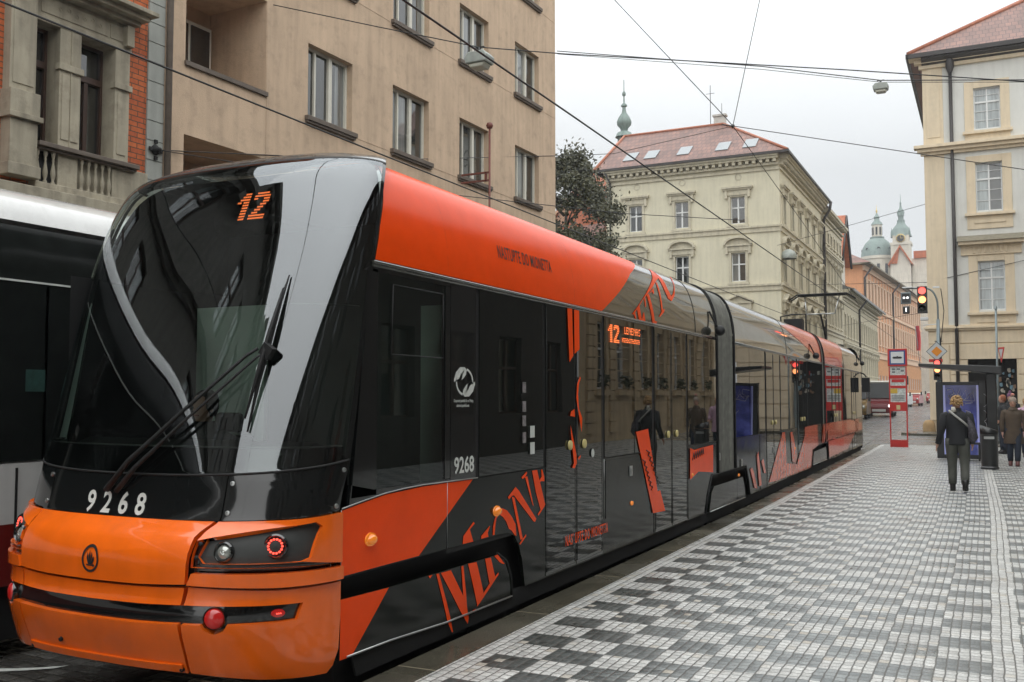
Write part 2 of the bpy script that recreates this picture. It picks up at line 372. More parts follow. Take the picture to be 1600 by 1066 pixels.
# hood + side head panels
hood=[(-.398,1.012),(-.25,1.008),(0,1.006),(.25,1.008),(.398,1.012),(.374,.925),(.368,.693),(.2,.682),(0,.678),(-.2,.682),(-.368,.693),(-.374,.925)]
hd=drape_obj('hood',[hood],nose,M_of,tram,.035,.035)
for sg in (1,-1):
    def S(ps): 
        q=[(sg*a,b) for a,b in ps]; return q if sg>0 else q[::-1]
    hp=drape_obj('headlight_panel',[S([(.412,1.013),(.7,1.03),(.998,1.052),(.998,.758),(.7,.778),(.387,.787),(.388,.915),(.425,.925),(.83,1.012),(.87,.985),(.84,.815),(.80,.80),(.43,.808),(.41,.84),(.425,.925),(.388,.915)])],nose,M_of,tram,.03,.03)
    hl=drape_obj('headlight',[S([(.41,.80),(.84,.79),(.875,.99),(.83,1.014),(.42,.928),(.40,.85)])],nose,M_int,tram,-.004,.0)
    def lampset(t,z,r,litring):
        c=nose(sg*t,z); n=nrm_of(nose,sg*t,z,1); n=(n*.5+Vector((0.12,-1,0)).normalized()*.5).normalized()
        q=n.to_track_quat('Z','Y').to_matrix().to_4x4(); Mx=Matrix.Translation(c+n*(-.015))@q
        mb=MB(Mx); mb.lathe([(r*1.25,-.03),(r*1.3,.018),(r*1.12,.028),(r,.02),(r*.96,.0)],n=24); o1=mb.build('lamp_housing',M_bk,hl,sharp=40)
        mb=MB(Mx); mb.lathe([(r*.98,.004),(r*.8,.016),(r*.45,.024),(.0005,.027)],n=24); o=mb.build('lamp_lens',M_lens if not litring else M_int,hl,sharp=60)
        if litring:
            mb=MB(Mx)
            for k in range(14):
                a=2*PI*k/14; mb.lathe([(.0066,.018),(.0066,.026),(.0003,.03)],(r*.74*math.cos(a),r*.74*math.sin(a),0),n=8)
            mb.build('lamp_led_ring',M_redlit,hl)
        else:
            mb=MB(Mx)
            for k in range(18):
                a=2*PI*k/18; mb.tube([(r*.2*math.cos(a),r*.2*math.sin(a),.0255),(r*.9*math.cos(a),r*.9*math.sin(a),.012)],.0018,5)
            mb.build('lamp_ribs',M_chr,hl)
    lampset(.49,.868,.046,False); lampset(.685,.893,.054,True)
    # moulded shells round the lamps
    mb=MB()
    for (t,z) in ((.40,.955),(.40,.895)):
        pass
    b=MB(); 
    for (t,z) in ((.405,.90),(.405,.835)):
        c=nose(sg*t,z); n=nrm_of(nose,sg*t,z,1); q=n.to_track_quat('Z','Y').to_matrix().to_4x4()
        b.M=Matrix.Translation(c+n*.03)@q; b.lathe([(.013,0),(.012,.004),(.0005,.005)],n=12)
    b.build('bolt',M_und,hp)
    drape_obj('fascia_strip',[S([(.392,.755),(.7,.748),(.997,.738),(.997,.662),(.7,.668),(.376,.69)])],nose,M_of,tram,.042,.05)
    bm_=drape_obj('bumper',[S([(.378,.676),(.7,.65),(.999,.645),(.999,.46),(.99,.25),(.965,.165),(.93,.13),(.62,.155),(.36,.19),(.364,.474),(.43,.474),(.44,.448),(.475,.425),(.51,.44),(.525,.474),(.79,.478),(.812,.566),(.53,.57),(.365,.572)])],nose,M_of,tram,.018,.05)
    b=MB()
    c=nose(sg*.48,.508); n=nrm_of(nose,sg*.48,.508,1); b.M=Matrix.Translation(c-n*.02)@n.to_track_quat('Z','Y').to_matrix().to_4x4()
    b.lathe([(.062,0),(.064,.03),(.06,.036)],n=24); b.build('fog_lamp_rim',M_bk,bm_,sharp=40)
    b.v=[];b.f=[];b.mi=[];b.sm=[]; b.lathe([(.058,.0),(.0575,.025),(.054,.038),(.044,.047),(.028,.052),(.0005,.054)],n=24); b.build('fog_lamp',M_redl,bm_,sharp=60)
    b=MB(); c=nose(sg*.715,.522); n=nrm_of(nose,sg*.715,.522,1); b.M=Matrix.Translation(c)@n.to_track_quat('Z','Y').to_matrix().to_4x4()@Matrix.Diagonal((1.7,1,1,1))
    b.lathe([(.024,0),(.022,.012),(.0005,.02)],n=20); b.build('marker_lamp',M_redl,bm_,sharp=60)
    b=MB()
    for k in (-.4,0,.4): b.lathe([(.004,.016),(.004,.022),(.0004,.024)],(.012*k*2.2,0,0),n=8)
    b.M=Matrix.Translation(c)@n.to_track_quat('Z','Y').to_matrix().to_4x4(); b.v=[b.M@v for v in b.v]; b.build('marker_led',M_redlit,bm_)
drape_obj('bumper',[[(-.362,.672),(-.2,.664),(0,.66),(.2,.664),(.362,.672),(.353,.572),(.2,.566),(0,.563),(-.2,.566),(-.353,.572)]],nose,M_of,tram,.018,.05)
lb=drape_obj('bumper',[[(-.353,.476),(-.2,.47),(0,.467),(.2,.47),(.353,.476),(.352,.19),(0,.2),(-.352,.19)]],nose,M_of,tram,.020,.05)
drape_obj('bumper_slot',[[(-.82,.45),(-.82,.59),(.82,.59),(.82,.45)]],nose,M_bk,tram,-.012)
drape_obj('bumper_lip',[[(-.34,.245),(-.34,.205),(.34,.205),(.34,.245)]],nose,M_of,tram,.034,.02)
b=MB()
for (t,z) in ((.335,.215),(-.335,.215),(-.15,.3)):
    c=nose(t,z);n=nrm_of(nose,t,z,1); b.M=Matrix.Translation(c+n*.02)@n.to_track_quat('Z','Y').to_matrix().to_4x4(); b.lathe([(.014,0),(.012,.016),(.006,.018),(.0005,.012)],n=12)
b.build('bumper_bolt',M_und,lb)
b=MB()
for (t,z) in ((.43,1.235),(.43,1.068),(-.43,1.235),(-.43,1.068),(.97,1.30),(.97,1.09)):
    c=nose(t,z);n=nrm_of(nose,t,z,1); b.M=Matrix.Translation(c)@n.to_track_quat('Z','Y').to_matrix().to_4x4(); b.lathe([(.015,0),(.014,.007),(.007,.008),(.0065,.003),(.0004,.003)],n=14)
b.build('band_bolt',M_si,bd,sharp=30)
# digits on the band: surface distance mapped back to the parameter
def nose_txt(t0,z0,off,flat=True):
    def f(x,y):
        t=t0+x/(1.23*PI/2); z=z0+y; return nose(t,z)+nrm_of(nose,t,z,1)*off
    return f
mb=MB(); text_mb(mb,'9268',.178,nose_txt(-.172,1.035,.004),.92,.004,space=1.75); mb.build('fleet_number',M_wh,bd,recalc=False)
# winged arrow badge
mb=MB(); f=nose_txt(0,.79,.039)
def disc(r0,r1,n=40): 
    I=[mb.vert(f(r0*math.cos(2*PI*k/n),r0*1.05*math.sin(2*PI*k/n))) for k in range(n)]; O=[mb.vert(f(r1*math.cos(2*PI*k/n),r1*1.05*math.sin(2*PI*k/n))) for k in range(n)]
    for k in range(n): mb.face([I[k],I[(k+1)%n],O[(k+1)%n],O[k]])
disc(.055,.0685)
for P in ([(-.03,-.028),(-.012,-.031),(.02,-.031),(.020,-.038),(.034,-.028),(.020,-.018),(.020,-.025),(-.01,-.025),(-.024,-.022)],
          [(-.012,-.024),(.013,-.024),(.026,-.006),(.028,.016),(.018,.010),(.012,-.004),(.009,-.012),(.016,.02),(.008,.034),(.004,.012),(.001,-.008),(0.001,.020),(-.006,.042),(-.010,.018),(-.009,-.006),(-.013,.014),(-.022,.032),(-.024,.01),(-.018,-.012)]):
    mb.face([mb.vert(f(x*1.15,y*1.12)) for x,y in P])
mb.build('badge',M_und,hd,recalc=False)
# windscreen, its frame and roof front
wsp=drape_obj('windscreen',[band(lambda t:zw(t)+.004,lambda t:3.335-.03*t*t,-.955,.955,30)],nose,M_ws,tram,.004)
drape_obj('windscreen_pillar',[[(.957,1.36),(1.,1.37),(1.,3.30),(.957,3.305)],[(-1.,1.37),(-.957,1.36),(-.957,3.305),(-1.,3.30)]],nose,M_bk,tram,.002)
drape_obj('windscreen_pillar',[band(lambda t:3.337-.03*t*t,lambda t:3.352-.03*t*t,-1,1,30)],nose,M_mb,tram,.004,.03)
mb=MB(); mb.grid(lambda t,k:nose(t,3.345-.03*t*t+k*(3.47-3.345+.03*t*t)),arr(-1,1,40),arr(0,1,14)); mb.build('roof_front',PM('roof_front_paint',(.03,.035,.035),.22,coat=.9,ior=1.6,rvar=.1,var=.2),tram,sharp=50)
mb=MB(); mb.tube([nose(t,zw(t)-.001)+nrm_of(nose,t,1.3,1)*.004 for t in arr(-.99,.99,40)],.007,6); mb.build('windscreen_seal',M_mb,tram)
# horizontal demister line & blind line seen in the glass
mb=MB(); mb.tube([nose(t,1.445)-nrm_of(nose,t,1.445,1)*.006 for t in arr(-.93,.93,40)],.005,6); mb.build('dashboard_edge',M_lens,wsp)
mb=MB(); mb.tube([nose(t,2.33-.02*t)-nrm_of(nose,t,2.33,1)*.01 for t in arr(.45,.93,16)],.0035,5); mb.build('sun_blind_edge',M_lens,wsp)
drape_obj('windscreen_mask',[band(lambda t:zw(t)+.006,lambda t:1.438,-.95,.95,30)],nose,M_bk,tram,-.012)
# wipers
wp=lambda t,z,o:nose(t,z)+nrm_of(nose,t,z,1)*o
mb=MB(); mb.tube([wp(-.075,1.165,.03),wp(.02,1.33,.07),wp(.2,1.62,.09),wp(.40,1.97,.075),wp(.43,2.02,.05)],[.02,.017,.012,.010,.010],8)
mb.tube([wp(-.03,1.16,.03),wp(.05,1.30,.06),wp(.22,1.58,.08),wp(.44,1.96,.07),wp(.46,1.99,.05)],[.018,.015,.009,.008,.008],8)
mb.lathe([(.035,0),(.033,.05),(.0005,.055)],wp(-.055,1.165,0),n=14,axis='y')
wa=mb.build('wiper_arm',M_mb,tram)
mb=MB(); mb.tube([wp(.452,1.53,.02),wp(.458,1.8,.035),wp(.468,2.05,.042),wp(.475,2.3,.035),wp(.481,2.494,.02)],[.006,.012,.016,.011,.005],6)
mb.tube([wp(.440,1.60,.05),wp(.46,1.9,.07),wp(.47,2.12,.07),wp(.476,2.40,.045)],[.006,.014,.014,.005],6)
c=wp(.475,2.0,.06); mb.M=Matrix.Translation(c)@Matrix.Rotation(.6,4,'Y'); mb.box(-.04,.04,-.02,.02,-.04,.04); mb.build('wiper_blade',M_mb,wa)
# LED route number behind the glass
def led_rows(mb,rows,p0,ux,uz,w,h,px,pz):
    for r,row in enumerate(rows):
        for c,ch in enumerate(row):
            if ch=='#':
                o=p0+ux*(c*px)-uz*(r*pz)
                a=[mb.vert(o),mb.vert(o+ux*w),mb.vert(o+ux*w-uz*h),mb.vert(o-uz*h)]; mb.face(a)
D12=["...###...######..",
     "..####..########.",
     ".#####..##...###.",
     "##.###.......###.",
     "...###......###..",
     "...###.....###...",
     "...###....###....",
     "...###...###.....",
     "...###..########.",
     "...###..########."]
def sgnmat(fn,t,z,off,sg=1):
    p=fn(t,z)+nrm_of(fn,t,z,sg)*off; n=nrm_of(fn,t,z,sg); ux=Vector((0,0,1)).cross(n).normalized(); uz=n.cross(ux).normalized(); return p,ux,uz
mb=MB(); p,ux,uz=sgnmat(nose,.128,3.12,-.03); led_rows(mb,D12,p,ux,uz,.0155,.013,.0165,.0225); mb.build('destination_display',M_led,tram)
# cab interior
mb=MB(); mb.box(-5.82,-3.66,6.25,6.29,.6,3.1); mb.box(-5.88,-3.6,4.75,6.2,.62,.66); cab=mb.build('cab_partition',M_int,tram)
mb=MB(); mb.box(-5.70,-5.0,5.78,5.82,1.15,2.45); mb.box(-3.80,-3.60,6.12,6.17,1.1,2.42); mb.build('partition_door',M_intg,cab)
mb=MB(); mb.prism([(4.55,1.0),(4.62,1.40),(4.8,1.46),(5.1,1.36),(5.15,1.0)],'x',-5.75,-3.72); mb.build('dashboard',M_int,tram,bevel=.02)
mb=MB(); mb.box(-5.4,-4.95,5.15,5.55,.82,.94); mb.box(-5.4,-4.95,5.55,5.63,.82,1.45); mb.box(-5.3,-5.05,5.56,5.63,1.47,1.62); mb.build('driver_seat',M_int,tram,bevel=.03)
# ------------------------------------------------------------------ body sides
def both(mb,s0,s1,z0,z1,ns,nz,off=0.):
    mb.grid(lambda s,z:side(s,z)+Vector((-off,0,0)),arr(s0,s1,ns),arr(z0,z1,nz)); mb.grid(lambda s,z:side_l(s,z)+Vector((off,0,0)),arr(s0,s1,ns),arr(z0,z1,nz))
ZR=[2.60,2.7,2.76,2.83,2.89,2.95,3.0,3.05,3.1,3.15,3.19,3.22,3.25,3.28,3.305,3.33,3.345,3.36,3.375,3.39,3.40,3.41,3.425,3.44,3.4475,3.455,3.462,3.47]
def roof(name,s0,s1,n,mat,first=False):
    mb=MB()
    for fn in (side,side_l):
        mb.grid(lambda k,z:fn((hitp(z,YCT) if first else s0)+(s1-(hitp(z,YCT) if first else s0))*k,z),arr(0,1,n),ZR)
    return mb.build(name,mat,tram,merge=.0005,sharp=50)
rf1=roof('roof',5,13.72,30,M_rf,True); rf2=roof('roof',14.78,24.42,30,M_rf); rf3=roof('roof',24.88,34.0,30,M_rf)
mb=MB(); both(mb,6.02,13.72,.62,2.62,8,6,.004); both(mb,14.78,24.42,.62,2.62,8,6,.004); both(mb,24.88,34.0,.62,2.62,8,6,.004)
mb.grid(lambda s,z:side_l(s,z),arr(4.8,6.1,3),arr(.62,2.62,4))
mb.build('body_shell',M_mb,tram,sharp=50)
# cab side: pillars round the window
bs=drape_obj('cab_side',[[(4.86,1.12),(5.13,1.12),(5.13,2.56),(5.05,2.56)],[(5.0,2.545),(6.06,2.545),(6.06,2.60),(5.06,2.60)],[(4.84,1.07),(5.22,1.122),(5.68,1.137),(6.06,1.13),(6.06,1.155),(5.1,1.155),(4.86,1.2)],[(5.99,1.15),(6.06,1.15),(6.06,2.55),(5.99,2.55)]],side,M_bk,tram,.0,.03,.2,.2)
cw=drape_obj('window',[[(5.10,1.15),(6.0,1.15),(6.0,2.55),(5.08,2.55)]],side,M_cg,tram,-.006,0,.3,.3)
mb=MB()
for a,b_ in (((5.28,2.02),(5.95,2.02)),((5.30,2.48),(5.95,2.48)),((5.28,2.02),(5.30,2.48)),((5.95,2.02),(5.95,2.48))): mb.tube([side(*a)+Vector((.004,0,0)),side(*b_)+Vector((.004,0,0))],.005,5)
mb.build('window_frame',M_mb,cw)
lp=drape_obj('logo_pillar',[[(6.065,1.135),(6.445,1.13),(6.445,2.60),(6.065,2.60)]],side,M_bk,tram,.002,.02,.4,.4)
# transport company emblem: two leaves round an oval, with two lines of small text
mb=MB(); f=lambda x,y:side(6.265+x,1.855+y)+Vector((.006,0,0))
def arc(r0x,r0z,w,a0,a1,n=14):
    I=[mb.vert(f(r0x*math.cos(R(a0+(a1-a0)*k/n)),r0z*math.sin(R(a0+(a1-a0)*k/n)))) for k in range(n+1)]
    O=[mb.vert(f((r0x+w)*math.cos(R(a0+(a1-a0)*k/n)),(r0z+w)*math.sin(R(a0+(a1-a0)*k/n)))) for k in range(n+1)]
    for k in range(n): mb.face([I[k],I[k+1],O[k+1],O[k]])
arc(.115,.088,.017,-10,75); arc(.115,.088,.017,170,255)
for sg in (1,-1):
    P=[(-.16,.018),(-.13,.07),(-.07,.108),(0,.110),(.03,.09),(.02,.055),(-.02,.025),(-.05,.012),(-.08,.02),(-.065,.05),(-.02,.082),(.0,.088),(-.03,.06),(-.07,.03),(-.09,.006),(-.13,.0),(-.16,-.004)]
    mb.face([mb.vert(f(sg*x,sg*y)) for x,y in P])
mb.build('operator_emblem',M_wh,lp,recalc=False)
def side_txt(name,body,size,s0,z0,mat,par,sx=1.,bold=0.,shear=0.,off=.006,align='LEFT'):
    mb=MB(); text_mb(mb,body,size,lambda x,y:side(s0+x,z0+y+shear*x)+nrm_of(side,s0+x,z0+y,1)*off,sx,bold,align,1.16 if 'NAS' in body else 1.); return mb.build(name,mat,par,recalc=False)
side_txt('operator_name','Dopravní podnik hl. m. Prahy,',.030,6.105,1.705,M_wh,lp,.82,.0006); side_txt('operator_name','akciová společnost',.030,6.145,1.67,M_wh,lp,.82,.0006)
side_txt('fleet_number','9268',.165,6.11,1.185,M_wh,lp,.92,.0035)
# lower body panels
L1=[(4.755,.66),(6.9,.655),(7.02,.645),(7.12,.61),(7.2,.52),(7.26,.40),(7.32,.17),(12.98,.17),(13.1,.4),(13.34,.67),(13.7,.67),(13.7,1.125),(6.5,1.125),(6.0,1.13),(5.68,1.13),(5.22,1.115),(4.755,1.06)]
lo1=drape_obj('side_panel',[L1],side,M_bp,tram,.0,.03,.6,.3)
lo2=drape_obj('side_panel',[[(14.8,.67),(15.55,.67),(15.75,.4),(15.85,.17),(22.35,.19),(22.5,.45),(22.65,.63),(24.4,.64),(24.4,1.125),(14.8,1.125)]],side,M_bp,tram,.0,.03,.8,.3)
lo3=drape_obj('side_panel',[[(24.9,.66),(25.15,.66),(25.3,.45),(25.4,.2),(33.9,.2),(34.0,1.125),(24.9,1.125)]],side,M_bp,tram,.0,.03,.8,.3)
mb=MB(); 
for z,(a,b_) in ((-.02,(4.9,13.4)),(-.02,(13.4,24.5)),(-.02,(24.5,33.8))):
    for i in range(6):
        s0=a+(b_-a)*i/6; s1=a+(b_-a)*(i+1)/6; p=side(s0,0); q=side(s1,0)
        mb.box(p.x-2.2,min(p.x,q.x)-.12,s0,s1,-.10,.64)
mb.grid(lambda s,z:side(s,z)+Vector((-.03,0,0)),arr(4.95,33.7,40),[.02,.17]); 
mb.build('underframe',M_und,tram)
for ss in (6.0,14.6,23.9,31.9):
    mb=MB(Matrix.Translation(side(ss,.08)+Vector((-.14,0,0))))
    for dy in (-.85,.85):
        mb.lathe([(.30,-.06),(.33,-.05),(.33,.05),(.29,.06),(.10,.04),(.0005,.05)],(0,dy,0),n=28,axis='x')
    mb.build('wheel',M_mb,tram,sharp=40)
# bogie skirts with their light edge line
SK=[(4.75,.53),(5.25,.512),(6.5,.502),(6.78,.50),(6.88,.47),(6.97,.40),(7.04,.28),(7.07,.12),(4.86,.165),(4.75,.168)]
sk1=drape_obj('bogie_skirt',[SK],side,M_bp,tram,.004,.03,.4,.2)
sk2=drape_obj('bogie_skirt',[[(13.2,.16),(13.33,.42),(13.48,.50),(15.3,.50),(15.42,.35),(15.5,.16)]],side,M_bp,tram,.004,.03,.4,.2)
sk3=drape_obj('bogie_skirt',[[(22.75,.22),(22.85,.42),(22.95,.52),(24.95,.54),(25.05,.4),(25.12,.2)]],side,M_bp,tram,.004,.03,.4,.2)
mb=MB(); 
for fn_ in (lambda:[side(s,z)+Vector((.010,0,0)) for s,z in ((4.82,.178),(5.3,.172),(6.0,.14),(7.06,.135))],lambda:[side(s,.165)+Vector((.01,0,0)) for s in (13.25,15.45)],lambda:[side(s,.225)+Vector((.01,0,0)) for s in (22.8,25.1)]): mb.tube(fn_(),.0075,5)
mb.build('skirt_trim',M_si,tram)
drape_obj('lower_valance',[[(4.95,.03),(7.1,.03),(7.1,.118),(4.9,.158)]],side,M_und,tram,-.004,.02,.4,.2)
# trims: white line under cab window, seam lines, rail
mb=MB(); mb.tube([side(s,z)+Vector((.006,0,0)) for s,z in ((4.76,1.068),(4.95,1.092),(5.22,1.121),(5.45,1.133),(5.68,1.138),(6.1,1.134),(6.47,1.130))],.0045,5)
for s,z0,z1 in ((4.757,.66,1.06),(6.02,.66,1.13),(9.16,.52,1.12)): mb.tube([side(s,z0)+Vector((.003,0,0)),side(s,z1)+Vector((.003,0,0))],.0028,4)
mb.build('edge_trim',M_si,tram)
for a,b_ in ((5.06,13.7),(14.8,24.4),(24.9,33.9)):
    mb=MB(); mb.tube([side(s,2.603)+Vector((.012,0,0)) for s in arr(a,b_,10)],.012,6); mb.tube([side(s,2.583)+Vector((.006,0,0)) for s in arr(a,b_,10)],.010,6); mb.mi=[0]*len(mb.f)
    mb.build('window_rail',M_si if a>6 else M_rf,tram)
# windows and doors
def swin(s0,s1,z0=1.135,z1=2.572,name='window',mat=M_sg,off=.003,par=tram):
    return drape_obj(name,[[(s0,z0),(s1,z0),(s1,z1),(s0,z1)]],side,mat,par,off,.006,.7,.7)
def sdoor(s0,s1,z0=.185,z1=2.575,btn=True):
    m=(s0+s1)/2; d=None
    for k,(a,b_) in enumerate(((s0+.01,m-.008),(m+.008,s1-.01))):
        leaf=swin(a,b_,z0,z1,'door',M_sg,.005)
        mb=MB()
        for q in ((a+.02,),(b_-.02,)): mb.tube([side(q[0],z0+.03)+Vector((.004,0,0)),side(q[0],z1-.03)+Vector((.004,0,0))],.0045,4)
        mb.build('door_seal',M_mb,leaf)
        if btn:
            s=(m-.17) if k==0 else (m+.18)
            mb=MB(Matrix.Translation(side(s,1.30)+Vector((.012,0,0)))); mb.lathe([(.045,0),(.043,.014),(.03,.018),(.0005,.016)],n=18,axis='x'); mb.build('door_button',M_btn,leaf,sharp=40)
    return leaf
swin(6.50,7.68); door1=sdoor(7.72,9.12); swin(9.18,10.08); swin(10.10,10.72); sdoor(10.80,12.14); swin(12.20,13.0); swin(13.02,13.66)
swin(14.85,15.9); swin(15.92,17.2); sdoor(17.3,18.7); swin(18.78,19.8); swin(19.82,20.6); sdoor(20.7,22.1); swin(22.2,24.35)
swin(24.95,26.2); sdoor(26.3,27.7); swin(27.8,29.3); swin(29.32,30.8); sdoor(30.9,32.0); swin(32.1,33.85)
drape_obj('equipment_hatch',[[(9.20,.52),(10.70,.50),(10.70,1.10),(9.20,1.10)]],side,M_bp,tram,.004,.01,.6,.3)
mb=MB()
for s in (10.76,11.46,12.17,14.9,16.7,19.0,20.0,26.0,28.5,30.0): mb.tube([side(s,.19)+Vector((.003,0,0)),side(s,1.12)+Vector((.003,0,0))],.004,4)
for s in (6.02,8.4): mb.tube([side(s,z)+nrm_of(side,s,z,1)*.002 for z in ZR[:18]],.0025,4)
for s in (12.6,19.5,29.0): mb.tube([side(s,z)+nrm_of(side,s,z,1)*.002 for z in ZR[:20]],.004,4)
mb.build('panel_joint',M_mb,tram)
# lamps, hatch lock, stickers
for s,z in ((5.063,.847),(6.79,.845),(9.98,.60),(12.35,.74),(15.0,.55),(20.3,.72)):
    mb=MB(Matrix.Translation(side(s,z)+Vector((.003,0,0)))@Matrix.Diagonal((1,1.2,.85,1))); mb.lathe([(.052,0),(.050,.008),(.038,.010),(.034,.028),(.02,.038),(.0005,.04)] if s<7 else [(.03,0),(.028,.015),(.0005,.025)],n=18,axis='x'); mb.build('side_lamp',M_amb,tram,sharp=50)
for s,z in ((9.95,.95),(13.75,.9),(15.2,.73),(17.9,.8)):
    mb=MB(Matrix.Translation(side(s,z)+Vector((.004,0,0)))); mb.box(0,.012,-.045,.045,-.055,.055); mb.box(.012,.02,-.02,.02,-.03,.03); mb.build('hatch_lock',M_si,tram,bevel=.01)
mb=MB()
for a,z0,z1 in ((7.39,1.40,1.50),(7.39,1.26,1.36)): mb.poly([side(s,z)+Vector((.014,0,0)) for s,z in ((a,z0),(a+.09,z0),(a+.09,z1),(a,z1))])
mb.build('notice_sticker',M_wh,tram)
mb=MB(); 
for z in (1.78,1.62,1.50,1.36): mb.poly([side(s,q)+Vector((.014,0,0)) for s,q in ((7.24,z),(7.31,z),(7.31,z+.09),(7.24,z+.09))])
mb.build('notice_strip',PM('faded_print',(.22,.2,.2),.5,var=.6,vs=30),tram)
mb=MB(Matrix.Translation(side(8.82,1.20)+Vector((.016,0,0)))); mb.lathe([(.042,0),(.0005,.002)],n=18,axis='x'); mb.build('door_sticker',M_wh,tram)
# boarding mirrors
for s,z in ((13.53,2.70),(22.85,2.72),(33.45,2.9)):
    mb=MB(); p=side(s,z); mb.tube([side(s-.12,z+.27)+Vector((.01,0,0)),p+Vector((.09,0,.0))],.014,6); mb.M=Matrix.Translation(p+Vector((.10,0,0))); mb.lathe([(.0005,-.075),(.055,-.05),(.075,0),(.055,.05),(.0005,.075)],n=16,axis='y'); mb.build('camera_pod',M_mb,tram,sharp=50)
mb=MB(Matrix.Translation(side(33.5,2.25))); mb.tube([(0,0,.35),(.12,0,.3),(.2,0,.2)],.025,8); mb.box(.06,.30,-.09,.09,-.3,.18); mb.build('rear_mirror',M_mb,tram,bevel=.04)
# ------------------------------------------------------------------ foil graphics
drape_obj('roof_foil',[[(5.09,2.622),(9.12,2.622),(9.70,2.88),(10.24,3.14),(10.62,3.27),(10.85,3.36),(11.0,3.462),(5.72,3.462),(5.42,3.33),(5.29,3.12),(5.16,2.85)]],side,M_os,rf1,.004,.0,.5,.018,60)
drape_obj('roof_foil',[[(21.2,3.0),(24.4,2.62),(24.4,3.40),(22.2,3.38),(20.5,3.28),(19.5,3.2)]],side,M_o2,rf2,.004,.0,.5,.018,60)
drape_obj('roof_foil',[[(24.9,2.62),(28.3,2.62),(29.4,3.2),(28.9,3.38),(24.9,3.40)]],side,M_o2,rf3,.004,.0,.5,.018,60)
drape_obj('side_foil',[[(4.762,.664),(5.64,.662),(6.40,1.122),(6.0,1.126),(5.68,1.126),(5.22,1.111),(4.762,1.056)]],side,M_os,lo1,.003,0,.3,.2)
drape_obj('skirt_foil',[[(4.752,.529),(5.27,.513),(4.87,.169),(4.752,.172)]],side,M_os,sk1,.007,0,.3,.2)
drape_obj('brand_lettering',LET['up'],side,M_os,lo1,.004,0,.6,.3)
drape_obj('brand_lettering',LET['low'],side,M_os,sk1,.008,0,.6,.3)
drape_obj('brand_lettering',LET['roof'],side,M_os,rf1,.006,0,.3,.03,60)
drape_obj('door_foil',LET['door'],side,M_os,tram,.0165,0,.6,.6)
pf=drape_obj('bottle_label_foil',LET['pan'],side,M_os,lo1,.0125,0,.6,.3)
drape_obj('bottle_label_foil',LET['sq'],side,M_os,lo1,.0125,0,.6,.3)
drape_obj('side_foil',LET['r'],side,M_o2,lo2,.0125,0,.8,.4)
drape_obj('side_foil',[[(25.3,.70),(33.6,.72),(33.6,.95),(30.,1.12),(25.3,1.12)],[(25.5,.25),(29.5,.28),(31.5,.68),(25.4,.66)]],side,M_o2,lo3,.0125,0,.8,.4)
M_dk=PM('dark_print',(.006,.004,.004),.5)
side_txt('roof_slogan','NASTUPTE DO MIONETTA',.150,6.84,2.866,M_dk,rf1,.525,.0012,shear=.004,off=.008)
side_txt('side_slogan',"NAS' UPTE DO MIONETTA",.135,8.14,.385,M_os,lo1,.60,.002,off=.014)
mb=MB()
def wob(s0,z0,ds,dz,n,amp,sl):
    P=[]
    for k in range(n+1):
        s=s0+ds*k/n; z=z0+dz*k/n; P.append(side(s+(amp if k%2 else -amp),z+sl*(k%2))+Vector((.017,0,0)))
    mb.tube(P,.006,4)
wob(10.50,1.15,.42,-.42,14,.045,.0); wob(10.36,1.05,.3,-.36,12,.04,0); wob(12.35,.93,.55,.05,12,.01,.09)
mb.build('label_script',M_dk,pf)
# LED side display behind the glass
mb=MB(); p,ux,uz=sgnmat(side,9.27,2.50,.012); ux=Vector((0,1,0)); led_rows(mb,D12,p,ux,Vector((0,0,1)),.019,.012,.021,.019)
led_rows(mb,["#...####.##..#.####.##..#..##...####","#...#....#.#.#.#....#.#.#.#..#..#...","#...###..#..##.###..#..##.####..##..","#...#....#...#.#....#...#.#..#.....#","###.####.#...#.####.#...#.#..#..###."],p+ux*.50,ux,Vector((0,0,1)),.013,.011,.0145,.016)
led_rows(mb,["#.##.###.#.##..#.#.###.##..###.#.##.##.#","###.#.#.##.#.##.#.#..#.###.#.##.#.#.#.##","#..#.##.#.###.#.##.#.#.#.#.##.#.##.#.#.#"],p+ux*.42-Vector((0,0,.12)),ux,Vector((0,0,1)),.013,.011,.0145,.018)
mb.build('side_display',M_led,tram)
# bellows
for a,b_,nm in ((13.70,14.80,13),(24.40,24.90,7)):
    mb=MB(); n=nm*4
    for fn,sg in ((side,-1),(side_l,1)):
        mb.grid(lambda s,z:fn(s,z)+Vector((sg*(.035+.022*math.cos((s-a)/(b_-a)*2*PI*nm)),0,0)),arr(a,b_,n),[.66,1.2,1.8,2.4]+ZR)
    mb.build('bellows',M_gr,tram,merge=.0005,sharp=80)
mb=MB()
for s in (13.71,14.79,24.41,24.89): mb.tube([side(s,z)+nrm_of(side,s,z,1)*.006 for z in [.67,1.5,2.4]+ZR[:24]],.018,6)
mb.build('bellows_frame',M_mb,tram)
# arch trims
mb=MB()
for P in ([(7.07,.12),(7.04,.3),(6.95,.44),(6.8,.515)],[(13.0,.17),(13.12,.4),(13.36,.665),(15.54,.665),(15.74,.4),(15.84,.17)],[(22.4,.2),(22.55,.5),(22.7,.63),(25.15,.65),(25.3,.4),(25.38,.2)]):
    mb.tube([side(s,z)+Vector((.006,0,0)) for s,z in P],.010,5)
mb.build('arch_trim',M_mb,tram)
# rear end: the same nose turned round, lamps lit
RX=Matrix.Translation((-.305,34.0+4.74,-.1))@Matrix.Diagonal((1,-1,1,1))
mb=MB(RX); mb.grid(nose,arr(-1,1,40),arr(.1,3.47,50)); re_=mb.build('rear_end',M_bk,tram,sharp=50)
